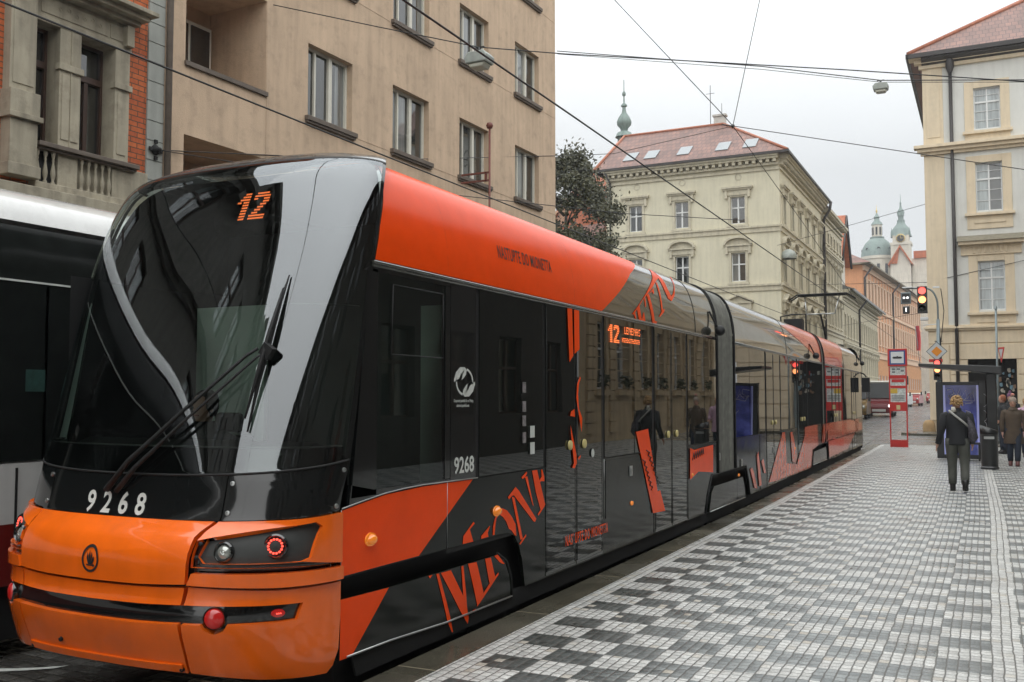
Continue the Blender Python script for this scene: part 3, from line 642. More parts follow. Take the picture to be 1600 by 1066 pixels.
# pantograph
mb=MB(); r=.022
mb.box(-5.3,-4.4,33.7,34.3,3.36,3.46); mb.tube([(-4.9,34.1,3.45),(-4.95,33.0,4.45)],.035,8)
pg=mb.build('pantograph',M_mb,tram)
mb=MB()
for sx in (-.45,.45):
    mb.tube([(-4.95,33.0,4.45),(-4.95+sx,33.0,4.45)],.025,6); mb.tube([(-4.95+sx,33.0,4.45),(-4.95+sx*1.25,33.4,5.1)],.02,6)
mb.build('pantograph_frame',M_si,pg)
mb=MB(); 
for dy in (-.18,.18): mb.tube([(-6.0,33.45+dy,4.98),(-5.75,33.45+dy,5.14),(-4.15,33.45+dy,5.14),(-3.9,33.45+dy,4.98)],.028,6)
mb.box(-5.7,-4.2,33.3,33.6,5.09,5.12)
mb.build('pantograph_head',M_mb,pg)
mb=MB(); mb.tube([(-5.3,28.0,3.4),(-5.3,28.0,4.0),(-5.0,28.0,4.05),(-4.6,28.0,4.05),(-4.6,28.0,3.4)],.025,8); mb.box(-5.2,-4.7,27.9,28.3,3.42,3.92); mb.build('roof_resistor',M_mb,tram)
# ------------------------------------------------------------------ neighbouring white tram
M_wt=PM('white_tram_paint',(.62,.62,.60),.2,coat=.8,var=.06,streak=.08,dirt=.2)
M_rd=PM('dark_red_tram_paint',(.16,.012,.010),.3,coat=.5,var=.15)
t2=thing('tram','white roofed tram with dark windows and red skirt on the far left track','tram')
W=Matrix.Translation((-3.14,12.4,0))@Matrix.Diagonal((1,-1,1,1))
def n2(name,z0,z1,mat,off=0.): 
    mb=MB(W); mb.grid(nose_off(off),arr(-1,1,40),arr(z0,z1,max(3,int((z1-z0)*20)))); return mb.build(name,mat,t2,sharp=50)
n2('nose_lower',.3,.78,M_rd); n2('nose_band',.78,1.24,M_wt); n2('windscreen',1.24,3.06,M_tw); n2('roof_front',3.06,3.47,M_wt)
T2=Matrix.Translation((-3.14,0,0))
def s2(name,z0,z1,mat,zs=None,s0=-14,s1=7.62):
    mb=MB(T2)
    for fn in (side,side_l): mb.grid(lambda s,z:Vector((fn(4,z).x,s,z)),arr(s0,s1,10),zs or [z0,z1])
    return mb.build(name,mat,t2,sharp=50)
s2('skirt',.32,.78,M_rd); s2('side_panel',.78,1.235,M_wt); s2('roof',3.06,3.47,M_wt,[z for z in ZR if z>3.06]); s2('cornice',2.6,3.06,M_tw,[2.6,2.8,3.0,3.06])
mb=MB(T2)
for s in (-12,-8.8,-5.6,-2.4,.8,4.0,):
    w=MB(T2); w.box(-3.515,-3.505,s,s+3.1,1.25,2.6); w.build('window',M_tw,t2)
mb.box(-3.512,-3.50,-14,7.4,2.622,2.636); mb.build('trim_line',M_wh,t2)
mb=MB(T2); mb.box(-5.8,-3.6,-14,7.2,-.1,.4); mb.build('underframe',M_und,t2)
mb=MB(T2); mb.poly([(-3.49,4.95,1.78),(-3.49,5.12,1.78),(-3.49,5.12,1.95),(-3.49,4.95,1.95)]); mb.build('window_sticker',PM('green_sticker',(.02,.06,.05),.5,var=.4,vs=20),t2)
mb=MB(T2); 
for s in (4.9,5.9): mb.box(-3.509,-3.504,s,s+.02,.35,1.2)
for s in (4.62,5.12,5.60): mb.box(-3.512,-3.505,s,s+.03,1.25,2.6)
for z in (1.36,2.05): mb.box(-3.512,-3.506,4.65,7.1,z,z+.012)
mb.build('panel_joint',M_mb,t2)
# ------------------------------------------------------------------ ground materials
def cobble_nodes(nb,x,y,wx,wy,joint,seed=0.,stag=0.5):
    """returns (joint mask 0..1, per stone random, second random)"""
    cu=nb.m('FLOOR',nb.m('DIVIDE',x,wx)); colr=nb.white(nb.comb(cu,seed,3.))
    ys=nb.m('ADD',nb.m('DIVIDE',y,wy),nb.m('MULTIPLY',colr,stag)); cv=nb.m('FLOOR',ys)
    fx=nb.m('FRACT',nb.m('DIVIDE',x,wx)); fy=nb.m('FRACT',ys)
    dx=nb.m('MULTIPLY',nb.m('MINIMUM',fx,nb.m('SUBTRACT',1.,fx)),wx); dy=nb.m('MULTIPLY',nb.m('MINIMUM',fy,nb.m('SUBTRACT',1.,fy)),wy)
    d=nb.m('MINIMUM',dx,nb.m('MULTIPLY',dy,1.25))
    return nb.ramp(d,joint*.35,joint,0,1),nb.white(nb.comb(cu,cv,seed+1)),nb.white(nb.comb(cv,cu,seed+7)),nb.ramp(d,0,joint*3,0,1)
def paving_mat():
    m=bpy.data.materials.new('mosaic_paving'); nb=NB(m); o=nb.obj(); X=nb.xyz(o)
    w=nb.noise(o,9,2,col=True); W=nb.xyz(w)
    big=nb.noise(o,.8,2,col=True); Wb=nb.xyz(big)
    bend=nb.m('MULTIPLY',nb.m('MAXIMUM',nb.m('SUBTRACT',X[1],16.),0.),.0150)
    x=nb.m('ADD',nb.m('ADD',X[0],bend),nb.m('ADD',nb.m('MULTIPLY',nb.m('SUBTRACT',W[0],.5),.020),nb.m('MULTIPLY',nb.m('SUBTRACT',Wb[0],.5),.035)))
    y=nb.m('ADD',X[1],nb.m('ADD',nb.m('MULTIPLY',nb.m('SUBTRACT',W[1],.5),.024),nb.m('MULTIPLY',nb.m('SUBTRACT',Wb[1],.5),.07)))
    xs=nb.m('ADD',x,.03)
    u=nb.m('FLOOR',nb.m('DIVIDE',xs,.335)); v=nb.m('FLOOR',nb.m('DIVIDE',y,.31))
    par=nb.m('MODULO',nb.m('ABSOLUTE',nb.m('ADD',u,v)),2.)
    u2=nb.m('FLOOR',nb.m('DIVIDE',nb.m('SUBTRACT',x,.155),.335)); par2=nb.m('MODULO',nb.m('ABSOLUTE',nb.m('ADD',u2,v)),2.)
    left=nb.m('GREATER_THAN',xs,-3.015); inL=nb.m('LESS_THAN',xs,0.)
    inR=nb.m('GREATER_THAN',x,.155)
    dark=nb.m('ADD',nb.m('MULTIPLY',nb.m('MULTIPLY',par,left),inL),nb.m('MULTIPLY',par2,inR),clamp=True)
    jt,r1,r2,h=cobble_nodes(nb,nb.m('ADD',xs,0.),y,.067,.0775,.0075)
    dark=nb.m('MULTIPLY',dark,nb.m('LESS_THAN',r2,.985))
    fine=nb.noise(o,70,4,.7); fine2=nb.noise(o,22,3,.6)
    lc=nb.mix(r1,(.44,.44,.42,1),(.62,.62,.59,1)); lc=nb.mix(nb.ramp(r2,.86,1.,0,.6),lc,(.42,.36,.27,1))
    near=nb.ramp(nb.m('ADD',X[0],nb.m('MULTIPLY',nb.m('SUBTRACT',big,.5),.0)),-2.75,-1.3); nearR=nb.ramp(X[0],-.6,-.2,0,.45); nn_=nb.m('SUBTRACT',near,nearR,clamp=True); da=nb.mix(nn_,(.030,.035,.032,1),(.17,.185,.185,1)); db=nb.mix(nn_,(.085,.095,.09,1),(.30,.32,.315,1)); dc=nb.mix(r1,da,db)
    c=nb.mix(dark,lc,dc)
    f=nb.ramp(fine,.35,.65,.72,1.2); c=nb.mix(1.,c,nb.comb(f,f,f),'MULTIPLY')
    f=nb.ramp(fine2,.3,.7,.85,1.12); c=nb.mix(1.,c,nb.comb(f,f,f),'MULTIPLY')
    st=nb.ramp(nb.noise(o,.9,5,.65),.5,.75,0,.22); c=nb.mix(st,c,(.16,.15,.13,1))
    st2=nb.ramp(nb.noise(o,3.1,6,.7),.56,.76,0,.22); c=nb.mix(st2,c,(.20,.195,.18,1)); c=nb.mix(jt,(.085,.083,.075,1),c)
    hh=nb.m('ADD',h,nb.m('ADD',nb.m('MULTIPLY',fine2,.5),nb.m('MULTIPLY',r1,.5)))
    rg=nb.ramp(nb.noise(o,1.6,4),.35,.7,.26,.55)
    nb.bsdf(c,rg,0,nb.bump(hh,.6,.006),spec=.5); return m
def road_mat():
    m=bpy.data.materials.new('wet_road_setts'); nb=NB(m); o=nb.obj(); X=nb.xyz(o); W=nb.xyz(nb.noise(o,5,2,col=True))
    x=nb.m('ADD',X[0],nb.m('MULTIPLY',nb.m('SUBTRACT',W[0],.5),.06)); y=nb.m('ADD',X[1],nb.m('MULTIPLY',nb.m('SUBTRACT',W[1],.5),.06))
    jt,r1,r2,h=cobble_nodes(nb,y,x,.13,.17,.012,5.,.9)
    c=nb.mix(r1,(.045,.042,.038,1),(.12,.115,.105,1)); f=nb.ramp(nb.noise(o,40,4),.35,.65,.75,1.25); c=nb.mix(1.,c,nb.comb(f,f,f),'MULTIPLY')
    c=nb.mix(jt,(.02,.019,.017,1),c)
    rg=nb.ramp(nb.noise(o,.9,4),.35,.65,.10,.38)
    nb.bsdf(c,rg,0,nb.bump(nb.m('ADD',h,nb.m('MULTIPLY',r1,.6)),.7,.012),spec=.6); return m
M_pav=paving_mat(); M_road=road_mat()
def kerb_mat():
    m=bpy.data.materials.new('wet_granite_kerb'); nb=NB(m); o=nb.obj(); X=nb.xyz(o)
    f=nb.noise(o,160,2,.8); f2=nb.noise(o,2.2,4); blk=nb.white(nb.comb(nb.m('FLOOR',nb.m('DIVIDE',nb.m('SUBTRACT',X[1],.1),1.75)),2.,1.))
    c=nb.mix(nb.ramp(f,.42,.62),(.035,.035,.028,1),(.19,.17,.12,1)); k=nb.m('MULTIPLY',nb.ramp(blk,0,1,.45,1.15),nb.ramp(f2,.3,.7,.75,1.15)); c=nb.mix(1.,c,nb.comb(k,k,k),'MULTIPLY')
    fy=nb.m('FRACT',nb.m('DIVIDE',nb.m('SUBTRACT',X[1],.1),1.75)); j=nb.m('LESS_THAN',nb.m('MINIMUM',fy,nb.m('SUBTRACT',1.,fy)),.005); c=nb.mix(j,c,(.24,.21,.15,1))
    nb.bsdf(c,nb.ramp(nb.noise(o,1.3,3),.35,.65,.13,.4),0,nb.bump(f,.25,.003)); return m
M_kerb=kerb_mat()
M_rail=PM('polished_rail_steel',(.16,.15,.14),.28,metal=.9,var=.4)
# ------------------------------------------------------------------ ground
def gz(y): return -.25 if y<40 else -.25+(min(y,260)-40)*.008
def strip(name,xa,xb,ys,zf,mat,kind='structure',lab=None):
    mb=MB(); mb.grid(lambda y,k:Vector(((xa(y) if callable(xa) else xa)*(1-k)+(xb(y) if callable(xb) else xb)*k,y,zf(y) if callable(zf) else zf)),ys,[0,1],True)
    o=mb.build(name,mat); return tag(o,lab,None,None,kind)
strip('ground',-900,900,[-300,-100,0,40,100,150,200,260,400,1200],lambda y:gz(y)-.03,PM('far_ground',(.12,.115,.105),.6,var=.2,vs=.05))
strip('road',-11.2,7.0,arr(-60,250,62),gz,M_road)
def ex(y): return -3.2-.0150*max(0,y-16)
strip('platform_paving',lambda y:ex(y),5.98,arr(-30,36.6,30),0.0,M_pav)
# kerb stones as a real step
mb=MB(); ys=arr(-30,36.6,40)
for a,b_ in zip(ys,ys[1:]):
    xa,xb=ex(a),ex(b_)
    mb.poly([(xa-.28,a,.0),(xa,a,.003),(xb,b_,.003),(xb-.28,b_,.0)]); mb.poly([(xa-.28,a,-.3),(xa-.28,a,0),(xb-.28,b_,0),(xb-.28,b_,-.3)])
mb.poly([(ex(36.6)-.28,36.6,-.3),(6,36.6,-.3),(6,36.6,0),(ex(36.6)-.28,36.6,0)])
tag(mb.build('kerb',M_kerb),kind='structure')
# pavement in front of the right-hand building
mb=MB(); mb.prism([(-3.9,50.6),(-3.55,49.9),(-2.9,49.6),(6,49.6),(6,53.2),(-3.6,53.2),(-3.95,52.0)],'z',-.25,-.06); tag(mb.build('pavement',M_kerb),kind='structure')
mb=MB(); mb.box(-11.99,-10.9,-60,60,-.25,-.1); mb.box(-13.5,-10.9,60,120,-.1,.12); tag(mb.build('pavement',M_kerb),kind='structure')
def rail_line(off):
    mb=MB()
    def xc(y): return off-(.0154*(y-14.2) if y>14.2 else 0)-(0.012*(y-34) if y>34 else 0)
    for y0,y1 in zip(arr(-50,240,58),arr(-50,240,58)[1:]):
        for dx in (-.7175,.7175):
            for w0,w1,dz in ((-.035,.035,.006),):
                mb.poly([(xc(y0)+dx+w0,y0,gz(y0)+dz),(xc(y0)+dx+w1,y0,gz(y0)+dz),(xc(y1)+dx+w1,y1,gz(y1)+dz),(xc(y1)+dx+w0,y1,gz(y1)+dz)])
    return mb.build('tram_rails',M_rail)
tag(rail_line(-4.74),kind='structure'); tag(rail_line(-7.88),kind='structure')
mb=MB(); mb.tube([(-6.35,3.2,-.245),(-6.30,4.6,-.245),(-6.2,5.6,-.245)],(.05,.05,.05),6); 
mb=MB(); mb.grid(lambda a,k:Vector((-6.9+a*.6+k*.03,4.55+.25*a*a+.1*k,-.243)),arr(-1,1.2,10),[0,1]); tag(mb.build('road_marking',M_wh),kind='structure')
# ------------------------------------------------------------------ facade helpers
def wallholes(mb,u0,u1,z0,z1,holes,dep=.22,y=0.):
    us=sorted(set([u0,u1]+[h[0] for h in holes]+[h[1] for h in holes])); zs=sorted(set([z0,z1]+[h[2] for h in holes]+[h[3] for h in holes]))
    us=[u for u in us if u0<=u<=u1]; zs=[z for z in zs if z0<=z<=z1]
    for a,b in zip(us,us[1:]):
        for c,d in zip(zs,zs[1:]):
            mu,mz=(a+b)/2,(c+d)/2
            if any(h[0]<mu<h[1] and h[2]<mz<h[3] for h in holes): continue
            mb.poly([(a,y,c),(b,y,c),(b,y,d),(a,y,d)])
    for h in holes:
        a,b,c,d=h[:4]; D=y+(h[4] if len(h)>4 else dep)
        mb.poly([(a,y,c),(a,D,c),(a,D,d),(a,y,d)]); mb.poly([(b,y,c),(b,y,d),(b,D,d),(b,D,c)]); mb.poly([(a,y,c),(b,y,c),(b,D,c),(a,D,c)]); mb.poly([(a,y,d),(a,D,d),(b,D,d),(b,y,d)])
def pane_mat(name,dark=.02,cur=.5,curcol=(.42,.44,.42),amount=.5):
    if name in _mc: return _mc[name]
    m=bpy.data.materials.new(name); nb=NB(m); o=nb.obj(); inf=nb.n('ObjectInfo'); X=nb.xyz(o)
    r=inf.outputs['Random']
    v=nb.comb(nb.m('MULTIPLY',X[0],14),nb.m('MULTIPLY',r,37),nb.m('MULTIPLY',X[2],.8))
    fold=nb.noise(v,1.,3); 
    edge=nb.m('ADD',nb.m('MULTIPLY',nb.m('SINE',nb.m('ADD',nb.m('MULTIPLY',X[0],3.),nb.m('MULTIPLY',r,40))),.5),.5)
    has=nb.m('MULTIPLY',nb.m('GREATER_THAN',edge,1-amount),cur)
    cc=nb.mix(nb.ramp(fold,.3,.7),(curcol[0]*.45,curcol[1]*.45,curcol[2]*.45,1),(*curcol,1))
    c=nb.mix(has,(dark,dark*1.1,dark,1),cc)
    nb.bsdf(c,.03,0,nb.bump(nb.noise(o,2.,1,.3),.06,.05),ior=2.0,spec=.6); _mc[name]=m; return m
PN=pane_mat('window_pane',.02,.5,(.42,.44,.42),.32); PND=pane_mat('dark_window_pane',.008,.25,(.2,.22,.2),.4); PNL=pane_mat('blind_window_pane',.05,.8,(.40,.46,.46),.85)
_wc={}
def window(par,x,z,w,h,style,mat,pane=None,y=.16,sill=None,name='window'):
    """x,z = lower left corner of the opening, local to par; frame + pane (+ sill)"""
    key=(round(w,2),round(h,2),style,mat.name,(pane or PN).name,round(y,2),sill and sill[0].name)
    if key in _wc:
        o=_wc[key].copy(); COL.objects.link(o); o.parent=par; o.matrix_local=(LM or Matrix())@Matrix.Translation((x,0,z))
        for c in _wc[key].children: q=c.copy(); COL.objects.link(q); q.parent=o
        return o
    f=.06 if w>.7 else .045; I4=Matrix(); mb=MB(I4); t0,t1=y-.05,y+.03
    mb.box(0,w,t0,t1,0,f); mb.box(0,w,t0,t1,h-f,h); mb.box(0,f,t0,t1,f,h-f); mb.box(w-f,w,t0,t1,f,h-f)
    if style=='three':
        a,b=w*.27,w*.60; mb.box(a-.025,a+.025,t0,t1,f,h-f); mb.box(b-.055,b+.055,t0-.012,t1,f,h-f)
    elif style=='cross':
        mb.box(w/2-.05,w/2+.05,t0-.01,t1,f,h-f); mb.box(f,w-f,t0-.014,t1,h*.60-.04,h*.60+.04)
    elif style=='casement':
        mb.box(w/2-.035,w/2+.035,t0-.01,t1,f,h-f); mb.box(f,w-f,t0-.014,t1,h*.66-.045,h*.66+.045)
        for q in (.22,.44,.83): mb.box(f,w-f,t0+.01,t1-.01,h*q-.012,h*q+.012)
    elif style=='two':
        mb.box(w/2-.035,w/2+.035,t0-.01,t1,f,h*.69); mb.box(f,w-f,t0-.03,t1,h*.69-.05,h*.69+.05)
    elif style=='single': pass
    o=mb.build(name,mat,par); o.matrix_local=(LM or Matrix())@Matrix.Translation((x,0,z))
    p=MB(I4); p.poly([(f*.5,y,f*.5),(w-f*.5,y,f*.5),(w-f*.5,y,h-f*.5),(f*.5,y,h-f*.5)]); p.build('pane',pane or PN,o,recalc=False)
    if sill:
        sm,over,proud,th=sill; s=MB(I4); s.box(-over,w+over,-proud,.1,-th,0.); s.box(-over+.02,w+over-.02,-proud+.03,.0,-th-.05,-th); s.build('sill',sm,o,bevel=.008)
    _wc[key]=o; return o
def cornice(mb,u0,u1,z,steps,y=0.,ends=0.):
    """steps: list of (proud,height) stacked upwards from z"""
    for k,(p,h) in enumerate(steps): mb.box(u0-(p if ends else 0),u1+(p if ends else 0),y-p,y+.05,z,z+h); z+=h-.0
def roof_mat(name,ca,cb,sx=.25,sz=.33,axis=0):
    if name in _mc: return _mc[name]
    m=bpy.data.materials.new(name); nb=NB(m); o=nb.obj(); X=nb.xyz(o)
    b=nb.n('TexBrick'); b.inputs['Scale'].default_value=1; b.inputs['Brick Width'].default_value=sx; b.inputs['Row Height'].default_value=sz; b.inputs['Mortar Size'].default_value=.018
    b.inputs['Color1'].default_value=(*ca,1); b.inputs['Color2'].default_value=(*cb,1); b.inputs['Mortar'].default_value=(ca[0]*.35,ca[1]*.35,ca[2]*.4,1)
    nb.link(nb.comb(X[axis],X[2]),b.inputs['Vector'])
    f=nb.ramp(nb.noise(o,.8,5),.3,.7,.7,1.15); c=nb.mix(1.,b.outputs[0],nb.comb(f,f,f),'MULTIPLY')
    nb.bsdf(c,.55,0,nb.bump(b.outputs[1],.5,.03)); _mc[name]=m; return m
def plaster(name,c,var=.07,streak=.14,bump=.25,bs=25,dirt=.12): return PM(name,c,.85,var=var,vs=1.2,streak=streak,bump=bump,bs=bs,dirt=dirt)
# ------------------------------------------------------------------ tan building
A=R(90-1.64)
def mroot(name,label,cat,x,y,rz,group=None): return thing(name,label,cat,(x,y,0),rz,group)
tan=mroot('apartment_building','beige roughcast apartment building with plain square windows and recessed balconies behind the tram','building',-12,27.2,A)
M_tan=PM('tan_roughcast',(.56,.415,.29),.9,var=.12,vs=1.0,streak=.15,bump=.7,bs=38,dirt=.26)
M_sl=PM('dark_stone_sill',(.12,.095,.075),.7,var=.2); M_cf=PM('cream_window_paint',(.62,.60,.52),.5,var=.05)
holes=[]; cols=[(-11.75,-10.28),(-8.76,-7.22),(-5.77,-4.23),(-2.68,-1.13)]
zs=[1.35,4.40,7.45,10.50,13.55,16.6]
for a,b_ in cols:
    for z in zs: holes.append((a,b_,z,z+1.53))
lg=[]
for z in (4.43,7.53,10.6,13.65): lg.append((-15.0,-12.98,z,z+1.86,1.5))
mb=MB(); wallholes(mb,-15.45,0.03,0,19.5,holes+lg,.2)
for h in lg: mb.poly([(h[0],1.5,h[2]-1.1),(h[1],1.5,h[2]-1.1),(h[1],1.5,h[3]),(h[0],1.5,h[3])])
mb.poly([(.03,0,0),(.03,11,0),(.03,11,19.5),(.03,0,19.5)]); mb.poly([(-15.45,0,19.5),(.03,0,19.5),(.03,11,19.5),(-15.45,11,19.5)]); mb.poly([(-15.45,11,0),(.03,11,0),(.03,11,19.5),(-15.45,11,19.5)])
for z in zs: 
    for a,b_ in zip([-15.45]+[c[1] for c in cols],[c[0] for c in cols]+[.03]):
        if a>-15: mb.box(a+.15,b_-.15 if b_<0 else b_,-.006,.01,z-.075,z-.055)
mb.build('wall',M_tan,tan)
for i,(a,b_) in enumerate(cols):
    for z in zs:
        window(tan,a,z,b_-a,1.53,'three',M_cf,y=.2,sill=(M_sl,.09,.10,.10))
for h in lg:
    mb=MB(); mb.box(h[0]-.02,h[1]+.02,-.05,.14,h[2]-.02,h[2]+.06); mb.build('balcony_coping',M_sl,tan)
    mb=MB(); mb.box(-13.92,-13.08,1.36,1.49,h[2]+.05,h[2]+1.5); f=mb.build('window',M_cf,tan)
    mb=MB(); mb.box(-13.62,-13.15,1.33,1.37,h[2]+.12,h[2]+1.42); mb.box(-13.86,-13.70,1.33,1.37,h[2]+.12,h[2]+1.42); mb.build('pane',PND,f)
mb=MB(); mb.box(-12.965,-12.80,-.008,.02,0,19.5); mb.build('downpipe',M_tan,tan)
mb=MB(); mb.tube([(-15.43,-.09,0),(-15.43,-.09,19.5)],.055,8); mb.build('downpipe',M_sl,tan)
# flag pole standing before the tan building
fp=thing('flagpole','rust brown pole with a ball top on a bracket at the beige facade','flagpole',(-11.05,21.0,0))
mb=MB(); mb.tube([(0,0,2.5),(0,0,8.42)],.028,8); mb.build('pole',PM('rust_paint',(.16,.045,.03),.6,var=.2),fp)
mb=MB(); mb.lathe([(.0005,-.09),(.065,-.065),(.09,0),(.065,.065),(.0005,.09)],(0,0,8.5),n=16); mb.build('ball',_mc['rust_paint'],fp)
mb=MB(); mb.box(-.8,0,-.03,.03,7.30,7.34); mb.box(-.8,0,-.03,.03,7.10,7.14); mb.box(-.12,-.08,-.03,.03,7.10,7.34); mb.build('bracket',_mc['rust_paint'],fp)
# ------------------------------------------------------------------ brick building
M_st=PM('weathered_stone',(.38,.34,.255),.85,var=.16,vs=2.2,streak=.35,bump=.3,bs=30,dirt=.45)
M_q=PM('grey_stucco_quoin',(.33,.34,.31),.85,var=.06,streak=.15,bump=.1)
def brick_mat(name,c1,c2,mo,w=.26,h=.088):
    m=bpy.data.materials.new(name); nb=NB(m); o=nb.obj(); X=nb.xyz(o)
    b=nb.n('TexBrick'); b.inputs['Scale'].default_value=1; b.inputs['Brick Width'].default_value=w; b.inputs['Row Height'].default_value=h; b.inputs['Mortar Size'].default_value=.009; b.inputs['Bias'].default_value=.1
    b.inputs['Color1'].default_value=(*c1,1); b.inputs['Color2'].default_value=(*c2,1); b.inputs['Mortar'].default_value=(*mo,1)
    nb.link(nb.comb(X[0],X[2]),b.inputs['Vector']); f=nb.ramp(nb.noise(o,14,4),.3,.7,.8,1.15); c=nb.mix(1.,b.outputs[0],nb.comb(f,f,f),'MULTIPLY')
    nb.bsdf(c,.8,0,nb.bump(b.outputs[1],-.5,.008)); return m
M_br=brick_mat('orange_facing_brick',(.50,.125,.035),(.40,.085,.025),(.10,.055,.03))
bb=mroot('apartment_building','brick and grey stone building with ornate tall windows and balusters at the far left','building',-12,27.2,A)
M_bw=PM('brown_window_frame',(.055,.028,.018),.45,var=.15)
def bay(mb,u,par):
    """one aedicule: two windows with piers, right edge at u (brick starts there)"""
    pass
bays=[-16.2]
holes=[]
for B in bays:
    for z in (5.50,9.4,13.3):
        holes+= [(B-1.75,B-.02,z-.04,z+1.84,.01)]
mb=MB(); wallholes(mb,-19.0,-15.81,0,18,holes,.01); mb.poly([(-19,0,18),(-15.5,0,18),(-15.5,11,18),(-19,11,18)]); mb.build('wall',M_br,bb)
mb=MB()
for B in bays:
    for z in (5.50,9.4,13.3): wallholes(mb,B-1.75,B-.02,z-.04,z+1.84,[(B-.93,B-.30,z,z+1.8,.34),(B-1.74,B-1.30,z,z+1.8,.34)],.34,-.01)
mb.build('window_reveals',M_st,bb)
mb=MB()
for z in arr(0,18,54): mb.box(-15.82,-15.485,-.035,.02,z+.008,z+.325)
mb.box(-15.81,-15.49,-.02,.01,0,18); mb.build('quoins',M_q,bb)
for B in bays:
  for zi,z in enumerate((5.50,9.4,13.3)):
    if zi==2 and B!=bays[0]: continue
    for (a,w) in ((B-.93,.63),(B-1.74,.44)):
        window(bb,a,z,w,1.8,'two' if w>.5 else 'two',M_bw,PND,y=.28)
    mb=MB()
    mb.box(B-.30,B-.02,-.07,.01,z-.02,z+1.8)      # right pier
    mb.box(B-.25,B-.08,-.085,-.06,z+.1,z+1.1); mb.box(B-.33,B+.01,-.11,.01,z+1.16,z+1.26)
    mb.box(B-1.30,B-.93,-.07,.01,z-.02,z+1.8); 
    for q in (B-1.26,B-1.10): mb.box(q,q+.13,-.085,-.06,z+.1,z+1.1)
    mb.box(B-1.33,B-.90,-.11,.01,z+1.16,z+1.26)
    mb.box(B-1.10,B-1.115,-.09,-.06,z,z+1.8)
    # entablature and relief
    mb.box(B-1.75,B+.0,-.08,.01,z+1.8,z+1.90); mb.box(B-1.75,B-.0,-.045,.01,z+1.90,z+2.25); mb.box(B-1.62,B-.45,-.06,-.04,z+1.95,z+2.2); mb.box(B-.40,B-.12,-.06,-.04,z+1.95,z+2.2)
    for k in range(6): mb.lathe([(.03,0),(.024,.014),(.0005,.016)],(B-1.3+.14*k,-.07,z+2.08+.03*math.sin(k*2)),n=8,axis='y')
    mb.box(B-.16,B-.02,-.17,-.04,z+1.88,z+2.22)
    # canopy cornice
    mb.box(B-1.9,B+.06,-.22,.01,z+2.25,z+2.32); mb.box(B-1.95,B+.12,-.36,.01,z+2.32,z+2.40); mb.box(B-2.0,B+.2,-.48,.01,z+2.40,z+2.47)
    # big left pilaster with base
    mb.box(B-2.16,B-1.75,-.16,.01,z+.62,z+2.25); mb.box(B-2.19,B-1.72,-.24,.01,z+.28,z+.62); mb.box(B-2.22,B-1.69,-.28,.01,z+.20,z+.28); mb.box(B-2.17,B-1.74,-.22,.01,z-.45,z+.20); mb.box(B-2.21,B-1.70,-.26,.01,z-.62,z-.45)
    mb.box(B-2.12,B-1.79,-.175,-.15,z+.72,z+2.15)
    mb.build('window_surround',M_st,bb,bevel=.012)
    if zi==0:
        mb=MB(); 
        mb.box(B-.98,B-.30+.0,-.02,.01,z-.62,z-.1); 
        mb.box(B-1.31,B-.97,-.10,.01,z-.62,z-.1); mb.box(B-.34,B+.36,-.10,.01,z-.62,z-.1)
        mb.box(B-1.72,B+.38,-.16,.01,z-.74,z-.62); mb.box(B-2.4,B+.39,-.30,.01,z-.90,z-.745)
        mb.box(B-2.4,B+.36,-.05,.01,0,z-.9)
        mb.build('parapet',M_st,bb,bevel=.01)
        mb=MB(); mb.box(B-1.70,B+.10,-.22,.0,z-.10,z-.03); mb.box(B-1.68,B+.08,-.17,.0,z-.14,z-.10); mb.build('parapet_coping',M_sl,bb,bevel=.01)
        BP=[(.028,0),(.03,.03),(.016,.05),(.03,.10),(.038,.16),(.03,.22),(.013,.33),(.02,.36),(.014,.38),(.028,.42),(.03,.48)]
        base=None
        for q in [B-.40-.125*k for k in range(5)]+[B-1.39-.13*k for k in range(3)]:
            if base is None:
                bl=MB(); bl.lathe(BP,n=12); base=bl.build('baluster',M_st,bb,loc=(q,-.10,z-.62)); BAL=base
            else:
                c=BAL.copy(); COL.objects.link(c); c.parent=bb; c.location=(q,-.10,z-.62)
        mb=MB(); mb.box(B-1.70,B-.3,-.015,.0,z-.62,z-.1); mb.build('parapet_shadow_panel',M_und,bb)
sc_=thing('wire_anchor','black iron wall rosette holding a span wire on the grey quoin','wire anchor',(-12.40,11.55,5.85))
mb=MB(); mb.lathe([(.09,0),(.08,.03),(.04,.05),(.03,.12),(.0005,.13)],n=10,axis='x'); 
for k in range(4): a=R(90*k); mb.box(.0,.03,-.03+.11*math.cos(a),.03+.11*math.cos(a),-.03+.14*math.sin(a),.03+.14*math.sin(a))
mb.build('rosette',M_und,sc_)
